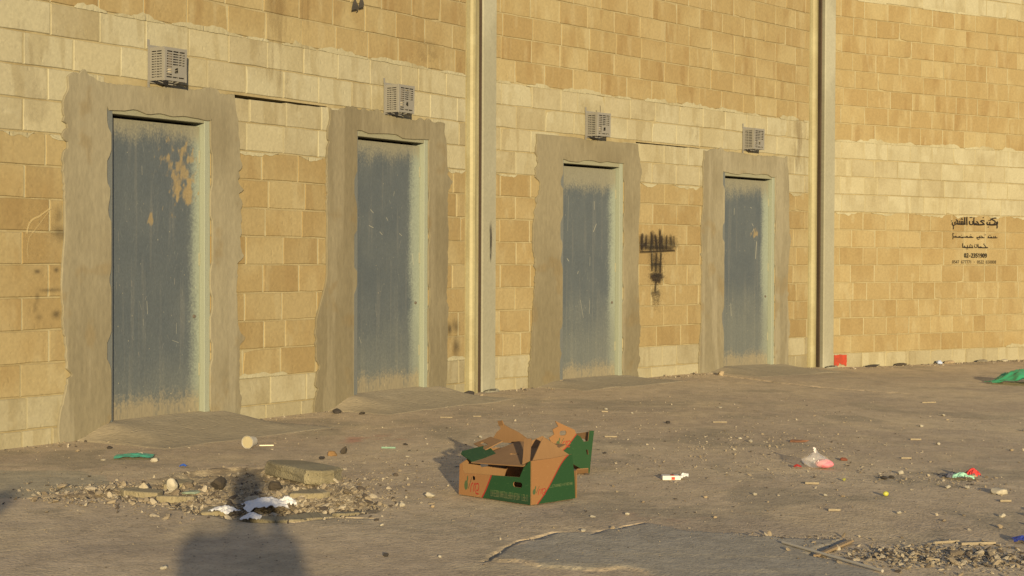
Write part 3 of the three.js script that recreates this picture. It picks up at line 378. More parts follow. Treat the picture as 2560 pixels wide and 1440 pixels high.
// ---------------------------------------------------------------- caged lamps over the doors
function grille(w, h, rows, cols, seed, hole) {      // slotted sheet in its own plane
  const s = new THREE.Shape(); s.moveTo(0, 0); s.lineTo(w, 0); s.lineTo(w, h); s.lineTo(0, h); s.closePath();
  const m = 0.016, cw = (w - 2 * m) / cols, rh = (h - 2 * m) / rows;
  for (let a = 0; a < cols; a++) for (let b = 0; b < rows; b++) {
    const x = m + a * cw + cw * 0.06, y = m + b * rh + rh * 0.2, X = x + cw * 0.88, Y = y + rh * (cols > 2 ? 0.5 : 0.4);
    if (hole && X > hole[0] - 0.006 && x < hole[0] + hole[2] + 0.006 && Y > hole[1] - 0.006 && y < hole[1] + hole[3] + 0.006) continue;
    const p = new THREE.Path(); p.moveTo(x, y); p.lineTo(X, y); p.lineTo(X, Y); p.lineTo(x, Y); p.closePath(); s.holes.push(p);
  }
  if (hole) { const p = new THREE.Path(); p.moveTo(hole[0], hole[1]); p.lineTo(hole[0] + hole[2], hole[1] + 0.004); p.lineTo(hole[0] + hole[2] - 0.004, hole[1] + hole[3]); p.lineTo(hole[0] + 0.003, hole[1] + hole[3] - 0.003); p.closePath(); s.holes.push(p); }
  return new THREE.ExtrudeGeometry(s, { depth: 0.0025, bevelEnabled: false });
}
[[0, 1.015, 2.3, 'caged wall lamp with torn hole, above the door with tan scraped paint', 0.205, 0.14], [0, 3.53, 2.295, 'caged wall lamp above the door beside the scuffed post', 0.205, 0.14], [1, 1.235, 2.295, 'caged wall lamp with bent wire on top, left of the soot smear', 0.2, 0.135], [1, 3.875, 2.32, 'caged wall lamp above the door before the lettered wall', 0.2, 0.135]].forEach(([b, u, v, label, w, d], i) => {
  const [x, y, z] = toWorld(b, u, v, 0.002), t = thing('cage_lamp', label, 'lamp', [x, y, z], BAYS[b].rot, 'caged lamps above the doors'), h = 0.215;
  part('back_plate', bx(-0.012, w + 0.012, -0.012, h + 0.02, 0.004, 0.008), M.cage, t);
  const f = part('front_grille', grille(w - 0.006, h, 11, 3, 3 + i, [w * 0.45, 0.05, 0.034, 0.038]), M.cage, t); f.position.set(0.003, 0, d - 0.003); f.rotation.x = 0.04;
  const sl = part('side_grille', grille(d - 0.012, h, 11, 2, 7 + i), M.cage, t); sl.rotation.y = -Math.PI / 2; sl.position.set(0.003, 0, 0.009);
  const sr = part('side_grille', grille(d - 0.012, h, 11, 2, 9 + i), M.cage, t); sr.rotation.y = -Math.PI / 2; sr.position.set(w, 0, 0.009);
  part('top_plate', bx(0.001, w - 0.001, h - 0.001, h + 0.002, 0.009, d - 0.002), M.cage, t);
  for (const q of [0, w - 0.007]) part('corner_strip', rbx(q, q + 0.008, -0.003, h + 0.004, d - 0.006, d + 0.002, 0.0015), M.cage, t);
  const lb = part('lamp_body', new THREE.CylinderGeometry(0.04, 0.03, 0.1, 14), M.cageDark, t); lb.position.set(w * 0.5, 0.14, d * 0.5);
  const bulb = part('bulb', new THREE.SphereGeometry(0.032, 14, 10), mat(0.34, 0.31, 0.24, { roughness: 0.3 }), t); bulb.position.set(w * 0.5, 0.075, d * 0.5);
  part('mounting_tab', bx(-0.016, 0.002, h + 0.012, h + 0.055, 0.004, 0.007), M.cage, t); part('mounting_tab', bx(-0.014, 0.004, -0.05, -0.004, 0.004, 0.007), M.cage, t);
  if (i === 2) part('loose_wire', tube([[w * 0.35, h, d - 0.02], [w * 0.3, h + 0.03, d - 0.01], [w * 0.22, h + 0.065, d]], 0.003, 10, 5), M.cageDark, t);
});
// two cable ends hanging down the wall
[[3.125, 3.035, 0.05, 'thick black cable end with a looped strand hanging on the wall', true], [3.205, 3.062, 0.036, 'thin black frayed cable end hanging beside the looped one', false]].forEach(([u, v, wd, label, loop]) => {
  const [x, y, z] = toWorld(0, u, v, 0.03), t = thing('hanging_cable', label, 'cable', [x, y, z], BAYS[0].rot, 'cable ends on the wall');
  part('cable', tube([[0, 0.05, 0], [0.012, 0.2, 0.004], [0.016, 0.5, -0.004], [0.014, 3.1, -0.02]], 0.007, 40, 6), M.dark, t);
  for (let k = 0; k < 5; k++) { const a = (k - 2) / 2 * wd * 0.5; part('strand', tube([[0, 0.09, 0], [a * 0.6, 0.045, 0.004 * k - 0.006], [a - wd * 0.15, 0.004 * k, 0.002 * k]], 0.005, 8, 5), M.dark, t); }
  if (loop) part('loop', tube([[0.01, 0.07, 0], [0.03, 0.045, 0.006], [0.034, 0.015, 0.004], [0.02, 0.002, 0]], 0.0035, 12, 5), M.dark, t);
});

// ---------------------------------------------------------------- cardboard cartons
const cardMap = tex(512, 512, (i, j) => { const x = i / 512, y = j / 512, n = fbm(x * 5, y * 5, 4), l = 0.97 + 0.06 * noise(x * 90, 3), f = 0.94 + 0.12 * hash(i >> 1, j >> 1); const c = mix3([0.2, 0.115, 0.05], [0.165, 0.092, 0.038], n); return [c[0] * l * f, c[1] * l * f, c[2] * l * f]; }, true);
const M_CARD = new THREE.MeshStandardMaterial({ map: cardMap, roughness: 0.9 }), M_CARD2 = M_CARD;
const green = 'rgb(11,55,21)', greenD = 'rgb(13,48,22)', red = 'rgb(124,30,20)', brown = 'rgb(121,87,52)';
function wear(g, w, h, seed) { const r = rng(seed); for (let k = 0; k < 900; k++) { g.fillStyle = r() < 0.5 ? `rgba(190,160,120,${0.05 + 0.12 * r()})` : `rgba(40,28,16,${0.04 + 0.08 * r()})`; g.fillRect(r() * w, r() * h, 1 + 14 * r() * r(), 1 + 3 * r()); } for (let k = 0; k < 34; k++) { g.strokeStyle = `rgba(196,170,130,${0.12 + 0.2 * r()})`; g.lineWidth = 1 + r(); g.beginPath(); const x = r() * w, y = r() * h; g.moveTo(x, y); g.lineTo(x + (r() - 0.5) * 90, y + (r() - 0.5) * 30); g.stroke(); } }
function script(g, x, y, s) {                        // the red cursive mark with a leaf and a dark stroke before it
  g.lineCap = 'round'; g.strokeStyle = red; g.lineWidth = 7 * s; g.beginPath(); g.moveTo(x, y + 44 * s); g.quadraticCurveTo(x + 2 * s, y + 4 * s, x + 26 * s, y + 2 * s); g.moveTo(x + 34 * s, y + 40 * s); g.quadraticCurveTo(x + 34 * s, y + 8 * s, x + 52 * s, y); g.quadraticCurveTo(x + 60 * s, y + 20 * s, x + 50 * s, y + 30 * s); g.quadraticCurveTo(x + 56 * s, y + 56 * s, x + 88 * s, y + 50 * s); g.moveTo(x + 64 * s, y + 4 * s); g.quadraticCurveTo(x + 100 * s, y - 8 * s, x + 92 * s, y + 22 * s); g.quadraticCurveTo(x + 84 * s, y + 38 * s, x + 70 * s, y + 34 * s); g.stroke();
  g.strokeStyle = 'rgb(40,44,26)'; g.lineWidth = 4 * s; g.beginPath(); g.moveTo(x - 26 * s, y + 30 * s); g.lineTo(x + 14 * s, y - 26 * s); g.stroke();
  g.fillStyle = 'rgb(58,74,44)'; g.beginPath(); g.ellipse(x - 52 * s, y + 16 * s, 20 * s, 24 * s, 0.3, 0, 7); g.fill(); g.beginPath(); g.ellipse(x - 36 * s, y - 16 * s, 7 * s, 16 * s, 0.2, 0, 7); g.fill();
}
function smallPrint(g, x, y, w, h, seed) { const r = rng(seed); g.strokeStyle = 'rgba(150,124,92,0.6)'; g.lineWidth = 2.5; let a = x; while (a < x + w) { if (r() < 0.14) { a += 16; continue; } const cw = 8 + 9 * r(); g.beginPath(); g.moveTo(a, y); g.lineTo(a, y + h); if (r() < 0.6) g.lineTo(a + cw, y + h); if (r() < 0.5) { g.moveTo(a, y + h / 2); g.lineTo(a + cw, y + h / 2); } if (r() < 0.6) { g.moveTo(a + cw, y); g.lineTo(a + cw, y + h); } if (r() < 0.5) { g.moveTo(a, y); g.lineTo(a + cw, y); } g.stroke(); a += cw + 6; } }
const printFront = drawn(960, 250, (g, w, h) => { g.fillStyle = brown; g.fillRect(0, 0, w, h); g.fillStyle = green; g.beginPath(); g.moveTo(w, 0); g.lineTo(580, 0); g.bezierCurveTo(470, 40, 430, 160, 320, h); g.lineTo(w, h); g.fill(); g.strokeStyle = red; g.lineWidth = 13; g.beginPath(); g.moveTo(580, 4); g.bezierCurveTo(470, 40, 430, 160, 318, h); g.stroke(); g.fillStyle = greenD; g.fillRect(420, 205, 540, 45); script(g, 165, 170, 1.2); smallPrint(g, 440, 196, 480, 34, 5); wear(g, w, h, 2); });
const printEnd = drawn(640, 420, (g, w, h) => { g.fillStyle = brown; g.fillRect(0, 0, w, h); g.fillStyle = green; g.beginPath(); g.moveTo(w, 0); g.lineTo(540, 0); g.bezierCurveTo(380, 70, 330, 240, 90, h); g.lineTo(w, h); g.fill(); g.strokeStyle = red; g.lineWidth = 12; g.beginPath(); g.moveTo(540, 0); g.bezierCurveTo(380, 70, 330, 240, 88, h); g.stroke(); script(g, 100, 285, 1.1); smallPrint(g, 260, 262, 340, 22, 9); wear(g, w, h, 4); });
const printRear = drawn(640, 560, (g, w, h) => { g.fillStyle = brown; g.fillRect(0, 0, w, h); g.fillStyle = green; g.beginPath(); g.moveTo(w, 0); g.lineTo(w * 0.66, 120); g.bezierCurveTo(w * 0.5, 190, w * 0.42, 300, w * 0.2, 330); g.lineTo(w * 0.2, h); g.lineTo(w, h); g.fill(); g.strokeStyle = red; g.lineWidth = 12; g.beginPath(); g.moveTo(w * 0.68, 112); g.bezierCurveTo(w * 0.5, 190, w * 0.42, 300, w * 0.18, 330); g.stroke(); script(g, 190, 210, 1.2); wear(g, w, h, 6); });
const printMat = (map) => new THREE.MeshStandardMaterial({ map, roughness: 0.72 });
const M_GREEN = printMat(drawn(256, 256, (g, w, h) => { g.fillStyle = green; g.fillRect(0, 0, w, h); wear(g, w, h, 12); }));
// board: flat sheet of corrugated card; o origin, ex / ey in-plane axes, outline and holes in metres
function board(name, parent, o, ex, ey, P, holes = [], opt = {}) {
  const mk = (Q, C) => { const s = new C(); Q.forEach(([x, y], i) => (i ? s.lineTo(x, y) : s.moveTo(x, y))); s.closePath(); return s; };
  const s = mk(P, THREE.Shape); holes.forEach((h) => s.holes.push(mk(h, THREE.Path)));
  const th = opt.t ?? 0.005, X = new THREE.Vector3(...ex).normalize(), Y = new THREE.Vector3(...ey); Y.addScaledVector(X, -Y.dot(X)).normalize(); const Z = X.clone().cross(Y);
  const m4 = new THREE.Matrix4().makeBasis(X, Y, Z).setPosition(...o), g = new THREE.ExtrudeGeometry(s, { depth: th, bevelEnabled: false }); g.translate(0, 0, -th); uvMetres(g, 2.2); g.applyMatrix4(m4);
  const b = part(name, g, opt.mat ?? M_CARD, parent);
  if (opt.print) { const q = new THREE.ShapeGeometry(s), p = q.attributes.position, u = q.attributes.uv, bb = new THREE.Box3().setFromBufferAttribute(p); for (let i = 0; i < p.count; i++) u.setXY(i, (p.getX(i) - bb.min.x) / (bb.max.x - bb.min.x), (p.getY(i) - bb.min.y) / (bb.max.y - bb.min.y)); q.translate(0, 0, 0.0012); q.applyMatrix4(m4); part('print', q, opt.print, b); }
  return b;
}
const oval = (cx, cy, rx, ry) => Array.from({ length: 14 }, (_, i) => { const a = i / 14 * 6.2832, c = Math.cos(a), s = Math.sin(a); return [cx + Math.sign(c) * (rx - ry) * (Math.abs(c) > 0.05 ? 1 : 0) + ry * c, cy + ry * s]; });
{
  // local axes: x along the long front (corner at x = 0 towards -x), y up, z out of the front face; the short end runs back along -z
  const t = thing('cardboard_carton', 'open produce carton printed green and brown, flaps up, on the yard', 'box', [0.09, gy(0.09, -7.5) + 0.006, -7.37], -0.776), L = 0.48, D = 0.32;
  board('front_panel', t, [-L, 0, 0], [1, 0, 0], [0, 1, 0], [[0, 0], [L, 0], [L, 0.204], [L - 0.012, 0.2], [L - 0.045, 0.168], [L - 0.07, 0.122], [0.04, 0.106], [0.03, 0.118], [0.028, 0.15], [0.006, 0.146]], [oval(L - 0.083, 0.086, 0.03, 0.0125), oval(0.102, 0.088, 0.012, 0.011)], { print: printMat(printFront) });
  board('end_panel', t, [0, 0, 0], [0, 0, -1], [0, 1, 0], [[0.003, 0], [D - 0.015, 0], [D - 0.02, 0.1], [D - 0.038, 0.212], [0.15, 0.205], [0.002, 0.204]], [], { print: printMat(printEnd) });
  board('end_panel', t, [-L + 0.005, 0, 0], [0, 0, -1], [0, 1, 0], [[0.004, 0], [D, 0], [D, 0.2], [0.2, 0.21], [0.05, 0.165], [0.004, 0.145]], [oval(0.17, 0.13, 0.03, 0.012)], { mat: M_CARD });
  board('back_panel', t, [-L, 0, -D], [1, 0, 0], [0, 1, 0], [[0.004, 0], [L - 0.006, 0], [L - 0.006, 0.13], [L - 0.1, 0.12], [0.02, 0.12], [0.004, 0.19]], [oval(0.3, 0.07, 0.03, 0.012)]);
  board('bottom', t, [-L + 0.006, 0.006, -0.006], [1, 0, 0], [0, 0, -1], [[0, 0], [L - 0.016, 0], [L - 0.016, D - 0.016], [0, D - 0.016]]);
  // lid flap resting over the tray, rising to the back, then folded up and torn
  board('lid_flap', t, [-0.372, 0.164, 0.004], [0.33, 0.014, 0], [-0.06, 0.074, -0.3], [[-0.02, 0], [0.325, 0], [0.325, 0.31], [0.0, 0.315], [-0.03, 0.16]], [oval(0.14, 0.14, 0.03, 0.008)], { mat: M_CARD2 });
  board('torn_flap', t, [-0.55, 0.222, -0.314], [1, 0.08, 0], [0.05, 1, -0.12], [[0.02, 0], [0.27, -0.012], [0.215, 0.022], [0.16, 0.05], [0.1, 0.07], [0.055, 0.09], [0.03, 0.08], [0.038, 0.066], [0.01, 0.05], [-0.02, 0.012]]);
  board('folded_tab', t, [-0.521, 0.303, -0.326], [1, 0.1, 0.05], [0.05, 1, 0.5], [[-0.014, 0], [0.024, 0], [0.026, 0.03], [-0.008, 0.028]]);
  board('side_flap', t, [-0.39, 0.162, -0.002], [-0.15, 0.03, -0.05], [-0.055, 0.045, -0.14], [[0.0, 0], [0.13, 0.0], [0.155, 0.02], [0.14, 0.15], [-0.01, 0.13]], [], { mat: M_GREEN });
  board('side_tab', t, [-0.43, 0.205, -0.13], [-0.15, 0.015, -0.06], [-0.04, 0.04, -0.1], [[0, 0], [0.15, 0], [0.13, 0.09], [0.005, 0.1]], [oval(0.08, 0.03, 0.035, 0.01)], { mat: M_CARD });
  board('corner_strip', t, [-0.035, 0.19, 0.02], [0.035, 0.01, -0.02], [0, 0.105, -0.115], [[0, 0], [0.036, 0.012], [0.04, 0.15], [0.004, 0.158]], [], { mat: M_CARD });
  board('inner_flap', t, [-0.006, 0.205, -0.02], [0, 0.0, -1], [-0.3, 0.95, 0], [[0, 0], [0.26, 0.0], [0.1, 0.1]], [], { mat: M_CARD2 });
  board('inner_flap', t, [-0.26, 0.2, -0.2], [1, -0.1, -0.3], [0.2, 0.9, -0.2], [[0, 0], [0.24, 0], [0.2, 0.06], [0.1, 0.1], [0.05, 0.07]], [], { mat: M_CARD2 });
}
{
  const gx = 0.415, gz = -8.5, t = thing('cardboard_carton', 'smaller green produce carton tipped over behind the open one', 'box', [gx, gy(gx, gz) + 0.002, gz]);
  const X = [0.848, 0, -0.53], Y = [0, 1, 0.04];
  board('printed_panel', t, [0, 0, 0], X, Y, [[0, 0], [0.024, 0.227], [-0.006, 0.23], [-0.012, 0.175], [-0.04, 0.172], [-0.062, 0.2], [-0.09, 0.215], [-0.1, 0.238], [-0.225, 0.292], [-0.205, 0.262], [-0.24, 0.248], [-0.23, 0.222], [-0.262, 0.205], [-0.212, 0.128], [-0.186, 0.1]], [oval(-0.175, 0.226, 0.022, 0.013), [[-0.02, 0.105], [-0.008, 0.1], [-0.012, 0.128], [-0.026, 0.13]]], { print: printMat(printRear) });
  board('end_panel', t, [0.003, 0.0, -0.002], [-0.45, 0.05, -0.85], [0.1, 1, 0], [[0.004, 0], [0.2, 0], [0.21, 0.18], [0.006, 0.226]], [oval(0.1, 0.16, 0.03, 0.011)], { print: M_GREEN });
  board('bottom', t, [-0.004, 0.006, -0.004], [-0.74, 0.46, 0.46], [-0.3, -0.1, -0.9], [[0, 0], [0.28, 0], [0.28, 0.2], [0, 0.22]], [], { mat: M_CARD2 });
  board('loose_flap', t, [-0.005, 0.005, 0.004], [-0.9, 0.0, 0.2], [0.0, 0.5, 0.6], [[0, 0], [0.09, 0], [0.07, 0.04], [0.01, 0.045]], [], { mat: M_CARD });
}

// ---------------------------------------------------------------- stones, rubble and litter
function rockGeo(sx, sy, sz, seed, rough = 0.28, detail = 2) {
  const g = new THREE.IcosahedronGeometry(1, detail), p = g.attributes.position, v = new THREE.Vector3(), pl = [], r = rng(seed);
  for (let k = 0; k < 13; k++) pl.push([new THREE.Vector3(r() - 0.5, r() - 0.5, r() - 0.5).normalize(), 0.5 + 0.34 * r()]);
  for (let i = 0; i < p.count; i++) { v.fromBufferAttribute(p, i).normalize(); let k = 1; for (const [n, d] of pl) { const c = v.dot(n); if (c > 0) k = Math.min(k, d / c); } k *= 1 + rough * (fbm(v.x * 2.2 + seed, v.y * 2.2 + v.z * 1.7, 3) - 0.5); p.setXYZ(i, v.x * k * sx, v.y * k * sy, v.z * k * sz); }
  g.computeVertexNormals(); const u = g.attributes.uv; for (let i = 0; i < p.count; i++) u.setXY(i, p.getX(i) * 3 + seed * 0.13, (p.getY(i) + p.getZ(i)) * 3); return g;
}
const stoneTex = tex(256, 256, (i, j) => { const a = fbm(i * 0.03, j * 0.03, 4), f = fbm(i * 0.2, j * 0.2, 2), k = 0.62 + 0.5 * a * (0.7 + 0.6 * f); return [k, k * 0.99, k * 0.97]; });
const stoneMat = (r, g, b) => new THREE.MeshStandardMaterial({ color: col(r, g, b), map: stoneTex, bumpMap: stoneTex, bumpScale: 0.004, roughness: 0.95 });
const ST = { pale: stoneMat(0.36, 0.32, 0.24), buff: stoneMat(0.3, 0.24, 0.16), dark: stoneMat(0.045, 0.036, 0.026), black: stoneMat(0.035, 0.03, 0.027), grey: stoneMat(0.2, 0.18, 0.14), white: stoneMat(0.37, 0.345, 0.28) };
function stone(name, x, z, sx, sy, sz, m, label, cat = 'stone', group, turn = 0, sink = 0.25, rough) { const o = single(name, rockGeo(sx, sy, sz, 3 + Object.keys(taken).length * 7 + (taken[name] ?? 0) * 3, rough), m, label, cat, group); o.position.set(x, gy(x, z) + sy * (1 - sink) * 0.8, z); o.rotation.y = turn; return o; }
{ // long broken kerb piece
  const s = new THREE.Shape(); [[0, 0], [0.04, -0.03], [0.2, -0.05], [0.42, -0.045], [0.56, -0.06], [0.62, -0.01], [0.6, 0.07], [0.52, 0.15], [0.3, 0.17], [0.1, 0.14], [0.01, 0.07]].forEach(([x, y], i) => (i ? s.lineTo(x, y) : s.moveTo(x, y))); s.closePath();
  const g = new THREE.ExtrudeGeometry(s, { depth: 0.05, bevelEnabled: true, bevelSize: 0.012, bevelThickness: 0.012, bevelSegments: 2, curveSegments: 4, steps: 3 }), p = g.attributes.position; for (let i = 0; i < p.count; i++) { const x = p.getX(i), y = p.getY(i), z = p.getZ(i); p.setXYZ(i, x + 0.014 * (noise(x * 40, z * 40 + y * 30) - 0.5), y + 0.014 * (noise(y * 40 + 7, z * 40 + x * 30) - 0.5), z); } g.rotateX(-Math.PI / 2); g.computeVertexNormals(); uvMetres(g, 1.5);
  const k = single('kerb_chunk', g, new THREE.MeshStandardMaterial({ color: col(0.8, 0.74, 0.6), map: concreteMap, bumpMap: blockBump, bumpScale: 0.012, roughness: 0.95 }), 'long broken chunk of concrete kerb lying in the rubble', 'concrete chunk'); k.position.set(-1.3, gy(-1.15, -8.3) + 0.016, -8.58); k.rotation.set(-0.03, -0.98, 0.02, 'YXZ');
}
stone('dark_rock', -1.47, -8.02, 0.055, 0.045, 0.05, ST.dark, 'dark brown squarish rock in the rubble beside the greenish shard', 'rock', null, 0.5, 0.1);
stone('dark_rock', -1.18, -7.97, 0.05, 0.028, 0.045, ST.dark, 'dark brown flat-topped rock in front of the kerb chunk', 'rock', null, 0.2, 0.1);
stone('dark_rock', -1.29, -11.82, 0.05, 0.027, 0.045, ST.black, 'black rock at the wall foot left of the second ramp', 'rock', null, 0.4);
stone('dark_rock', -0.36, -13.2, 0.068, 0.04, 0.055, ST.black, 'black pointed rock in front of the yellow jamb', 'rock', null, 0.1);
stone('dark_rock', -1.91, -11.0, 0.055, 0.02, 0.04, ST.black, 'black flat rock at the corner of the first ramp', 'rock', null, 0.8);
stone('dark_rock', -1.77, -10.95, 0.05, 0.02, 0.04, ST.dark, 'dark flat rock next to the black one by the first ramp', 'rock', null, 1.8);
stone('dark_rock', -1.1, -11.75, 0.035, 0.014, 0.03, ST.dark, 'small dark flake lying below the second ramp', 'rock', null, 1.2);
stone('bark_piece', -1.04, -9.26, 0.038, 0.02, 0.028, stoneMat(0.2, 0.12, 0.05), 'brown curled husk lying behind the kerb chunk', 'debris', null, 0.2);
stone('bark_piece', -0.98, -9.36, 0.026, 0.03, 0.02, ST.dark, 'dark upright husk beside the brown curled one', 'debris', null, 0.9);
stone('bark_piece', -1.08, -9.1, 0.026, 0.013, 0.02, ST.black, 'small black husk near the kerb chunk', 'debris', null, 0.9);
stone('bark_piece', 1.8, -10.05, 0.08, 0.012, 0.03, stoneMat(0.17, 0.08, 0.045), 'long reddish brown strip lying on the gritty patch', 'debris', null, 0.1);
stone('bark_piece', 1.9, -9.15, 0.035, 0.013, 0.02, stoneMat(0.2, 0.06, 0.03), 'flat rusty red scrap behind the pink bag', 'debris', null, 0.3);
stone('pale_stone', 0.43, -14.62, 0.075, 0.035, 0.06, ST.buff, 'buff stone at the left foot of the third ramp', 'stone', null, 0.4);
stone('pale_stone', 0.52, -14.6, 0.06, 0.03, 0.05, ST.buff, 'buff stone touching its twin at the third ramp', 'stone', null, 1.4);
stone('pale_stone', 0.6, -15.0, 0.055, 0.045, 0.05, ST.white, 'white angular stone lying on the third ramp', 'stone', null, 0.2, 0.0).position.y += 0.07;
stone('pale_stone', 2.11, -16.1, 0.05, 0.04, 0.05, ST.buff, 'buff stone at the left end of the fourth ramp', 'stone', null, 0.6);
stone('pale_stone', -1.69, -7.95, 0.032, 0.04, 0.016, ST.white, 'upright white stone shard in the rubble', 'stone', null, 0.4, 0.1);
stone('pale_stone', -1.8, -7.83, 0.03, 0.038, 0.02, ST.pale, 'upright pale stone shard left of the white one', 'stone', null, 0.1, 0.1);
stone('pale_stone', -0.39, -7.63, 0.032, 0.018, 0.025, ST.white, 'white oval stone left of the open carton', 'stone');
stone('pale_stone', 2.42, -7.9, 0.055, 0.022, 0.05, ST.white, 'large flat white stone with a rounded end', 'stone', null, 0.1);
stone('glass_shard', -1.58, -7.86, 0.055, 0.012, 0.05, new THREE.MeshStandardMaterial({ color: col(0.2, 0.25, 0.19), roughness: 0.35 }), 'flat greenish shard lying in the rubble', 'shard', null, 0.3);
for (const [x, z, sx, sz, tn, l] of [[-0.89, -7.08, 0.1, 0.075, 0.3, 'broken slab piece with two small pits beside the white paper'], [-0.74, -7.2, 0.075, 0.06, 0.8, 'broken slab piece at the rubble edge nearest the carton'], [-1.33, -7.22, 0.1, 0.06, 1.2, 'broken slab piece left of the white paper'], [-1.03, -7.0, 0.13, 0.07, 0.1, 'broken slab piece in the shadow below the white paper'], [-1.8, -7.78, 0.12, 0.06, 2.6, 'broken slab piece lying flat below the pale shards'], [-1.6, -7.6, 0.1, 0.05, 0.5, 'broken slab piece near the greenish shard'], [-0.98, -7.75, 0.1, 0.07, 0.4, 'broken slab piece in front of the kerb chunk'], [-1.7, -8.15, 0.1, 0.06, 0.9, 'broken slab piece behind the dark squarish rock']]) {
  const n = 11, s = new THREE.Shape(); for (let i = 0; i < n; i++) { const a = i / n * 6.283, k = 0.75 + 0.4 * R(), q = [sx * k * Math.cos(a), sz * k * Math.sin(a)]; i ? s.lineTo(...q) : s.moveTo(...q); } s.closePath();
  const g = new THREE.ExtrudeGeometry(s, { depth: 0.028, bevelEnabled: true, bevelSize: 0.006, bevelThickness: 0.004, bevelSegments: 1 }); g.rotateX(-Math.PI / 2); uvMetres(g, 1.2);
  const o = single('slab_piece', g, new THREE.MeshStandardMaterial({ color: col(0.95, 0.86, 0.7), map: concreteMap, bumpMap: blockBump, bumpScale: 0.008, roughness: 0.95 }), l, 'slab piece'); o.position.set(x, gy(x, z) - 0.006, z); o.rotation.set(rr(-0.12, 0.12), tn, rr(-0.1, 0.1), 'YXZ');
}
const near = (x, z) => [[0.1, -7.4, 'near the open carton'], [0.4, -8.7, 'near the tipped carton'], [1.69, -8.78, 'near the pink bag'], [0.83, -8.28, 'near the white packet'], [2.4, -8.45, 'near the red and mint wrapper'], [1.81, -7.71, 'near the lime'], [2.08, -6.5, 'near the blue scrap'], [1.2, -6.1, 'near the whitish rod'], [-1.2, -7.6, 'near the white paper'], [-1.57, -9.6, 'near the plastic cup'], [-2.15, -9.1, 'near the green scrap'], [-0.74, -9.62, 'near the dull green stick'], [5, -15.7, 'near the green sheet'], [1.8, -10.05, 'near the reddish strip'], [0.5, -14.6, 'near the third ramp'], [0.3, -6.3, 'on the grey screed patch']].reduce((m, q) => { const d = Math.hypot(q[0] - x, q[1] - z); return d < m[0] ? [d, q[2]] : m; }, [99, ''])[1];
// countable pebbles that stand out on the yard
for (const [px, pz, s, k] of [[-0.5, -7.35, 0.02, 1], [-0.36, -7.32, 0.016, 0], [0.36, -7.05, 0.013, 1], [0.52, -7.12, 0.013, 1], [0.62, -7.5, 0.013, 0], [0.43, -6.75, 0.013, 0], [0.3, -6.68, 0.015, 1], [0.34, -6.6, 0.012, 1], [0.9, -7.05, 0.012, 0], [1.18, -7.75, 0.014, 1], [0.93, -7.65, 0.012, 0], [1.52, -7.72, 0.015, 1], [1.6, -7.7, 0.012, 0], [1.95, -8.35, 0.02, 2], [2.0, -8.4, 0.017, 2], [2.2, -8.05, 0.02, 1], [2.3, -8.05, 0.018, 1], [2.1, -8.6, 0.02, 1], [2.4, -7.35, 0.02, 1], [2.2, -7.15, 0.018, 1], [2.25, -6.95, 0.016, 1], [1.9, -7.0, 0.014, 0], [1.75, -7.2, 0.016, 1], [2.1, -6.85, 0.016, 0], [0.72, -12.2, 0.02, 1], [0.9, -11.9, 0.016, 1], [1.62, -12.4, 0.018, 1], [1.1, -11.2, 0.02, 2], [1.5, -10.0, 0.018, 1], [1.46, -10.2, 0.016, 1], [0.55, -9.4, 0.016, 2], [-0.2, -10.2, 0.02, 1], [-0.65, -9.8, 0.016, 2], [-0.6, -9.2, 0.016, 1], [-0.3, -8.75, 0.014, 1], [-0.55, -6.8, 0.012, 1], [-0.48, -6.1, 0.017, 2], [-0.27, -6.08, 0.012, 1], [-1.27, -5.83, 0.016, 1], [-0.04, -6.2, 0.01, 1], [-2.4, -9.55, 0.018, 2], [-2.15, -9.25, 0.025, 1], [-2.0, -8.95, 0.025, 1], [-2.55, -9.4, 0.018, 0], [-2.3, -9.0, 0.014, 1], [2.9, -11.3, 0.022, 1], [3.3, -12.2, 0.022, 1], [2.7, -10.1, 0.02, 1], [3.1, -9.9, 0.02, 0], [3.6, -11.2, 0.025, 1]])
  stone('pebble', px, pz, s * rr(0.75, 1.3), s * rr(0.45, 0.7), s * rr(0.7, 1), [ST.buff, ST.white, ST.black][k], 'small ' + ['buff', 'white', 'dark'][k] + ' pebble loose ' + near(px, pz), 'pebble', ['buff', 'white', 'dark'][k] + ' pebbles ' + near(px, pz), R() * 6, 0.2);
// pale sticks and splinters
for (const [x, z, L, a, th] of [[1.47, -11.27, 0.1, 0.02, 0.011], [0.64, -10.28, 0.08, -0.05, 0.011], [1.53, -8.12, 0.07, -0.12, 0.013], [1.47, -7.26, 0.055, -0.05, 0.013], [2.46, -8.55, 0.07, 0.1, 0.012], [2.36, -7.62, 0.055, 0.05, 0.013], [0.7, -12.0, 0.05, 0.1, 0.012], [2.62, -10.35, 0.07, -0.05, 0.013], [2.3, -9.3, 0.06, 0, 0.012], [-0.47, -11.5, 0.09, -0.1, 0.009], [-0.25, -11.6, 0.06, 0.05, 0.009], [1.85, -6.2, 0.06, 0.1, 0.016], [1.6, -6.05, 0.05, -0.2, 0.014], [1.88, -6.42, 0.15, 0.2, 0.014], [1.76, -6.45, 0.12, 0.35, 0.012], [3.5, -13.4, 0.13, 0.3, 0.012], [2.34, -7.2, 0.05, -0.3, 0.016]]) {
  const w = single('wood_splinter', rbx(-L / 2, L / 2, 0, th * 0.8, -th / 2, th / 2, 0.002), stoneMat(0.31, 0.265, 0.19), 'short pale wood splinter lying ' + near(x, z), 'splinter', 'pale splinters ' + near(x, z)); w.position.set(x, gy(x, z) + 0.001, z); w.rotation.y = a;
}
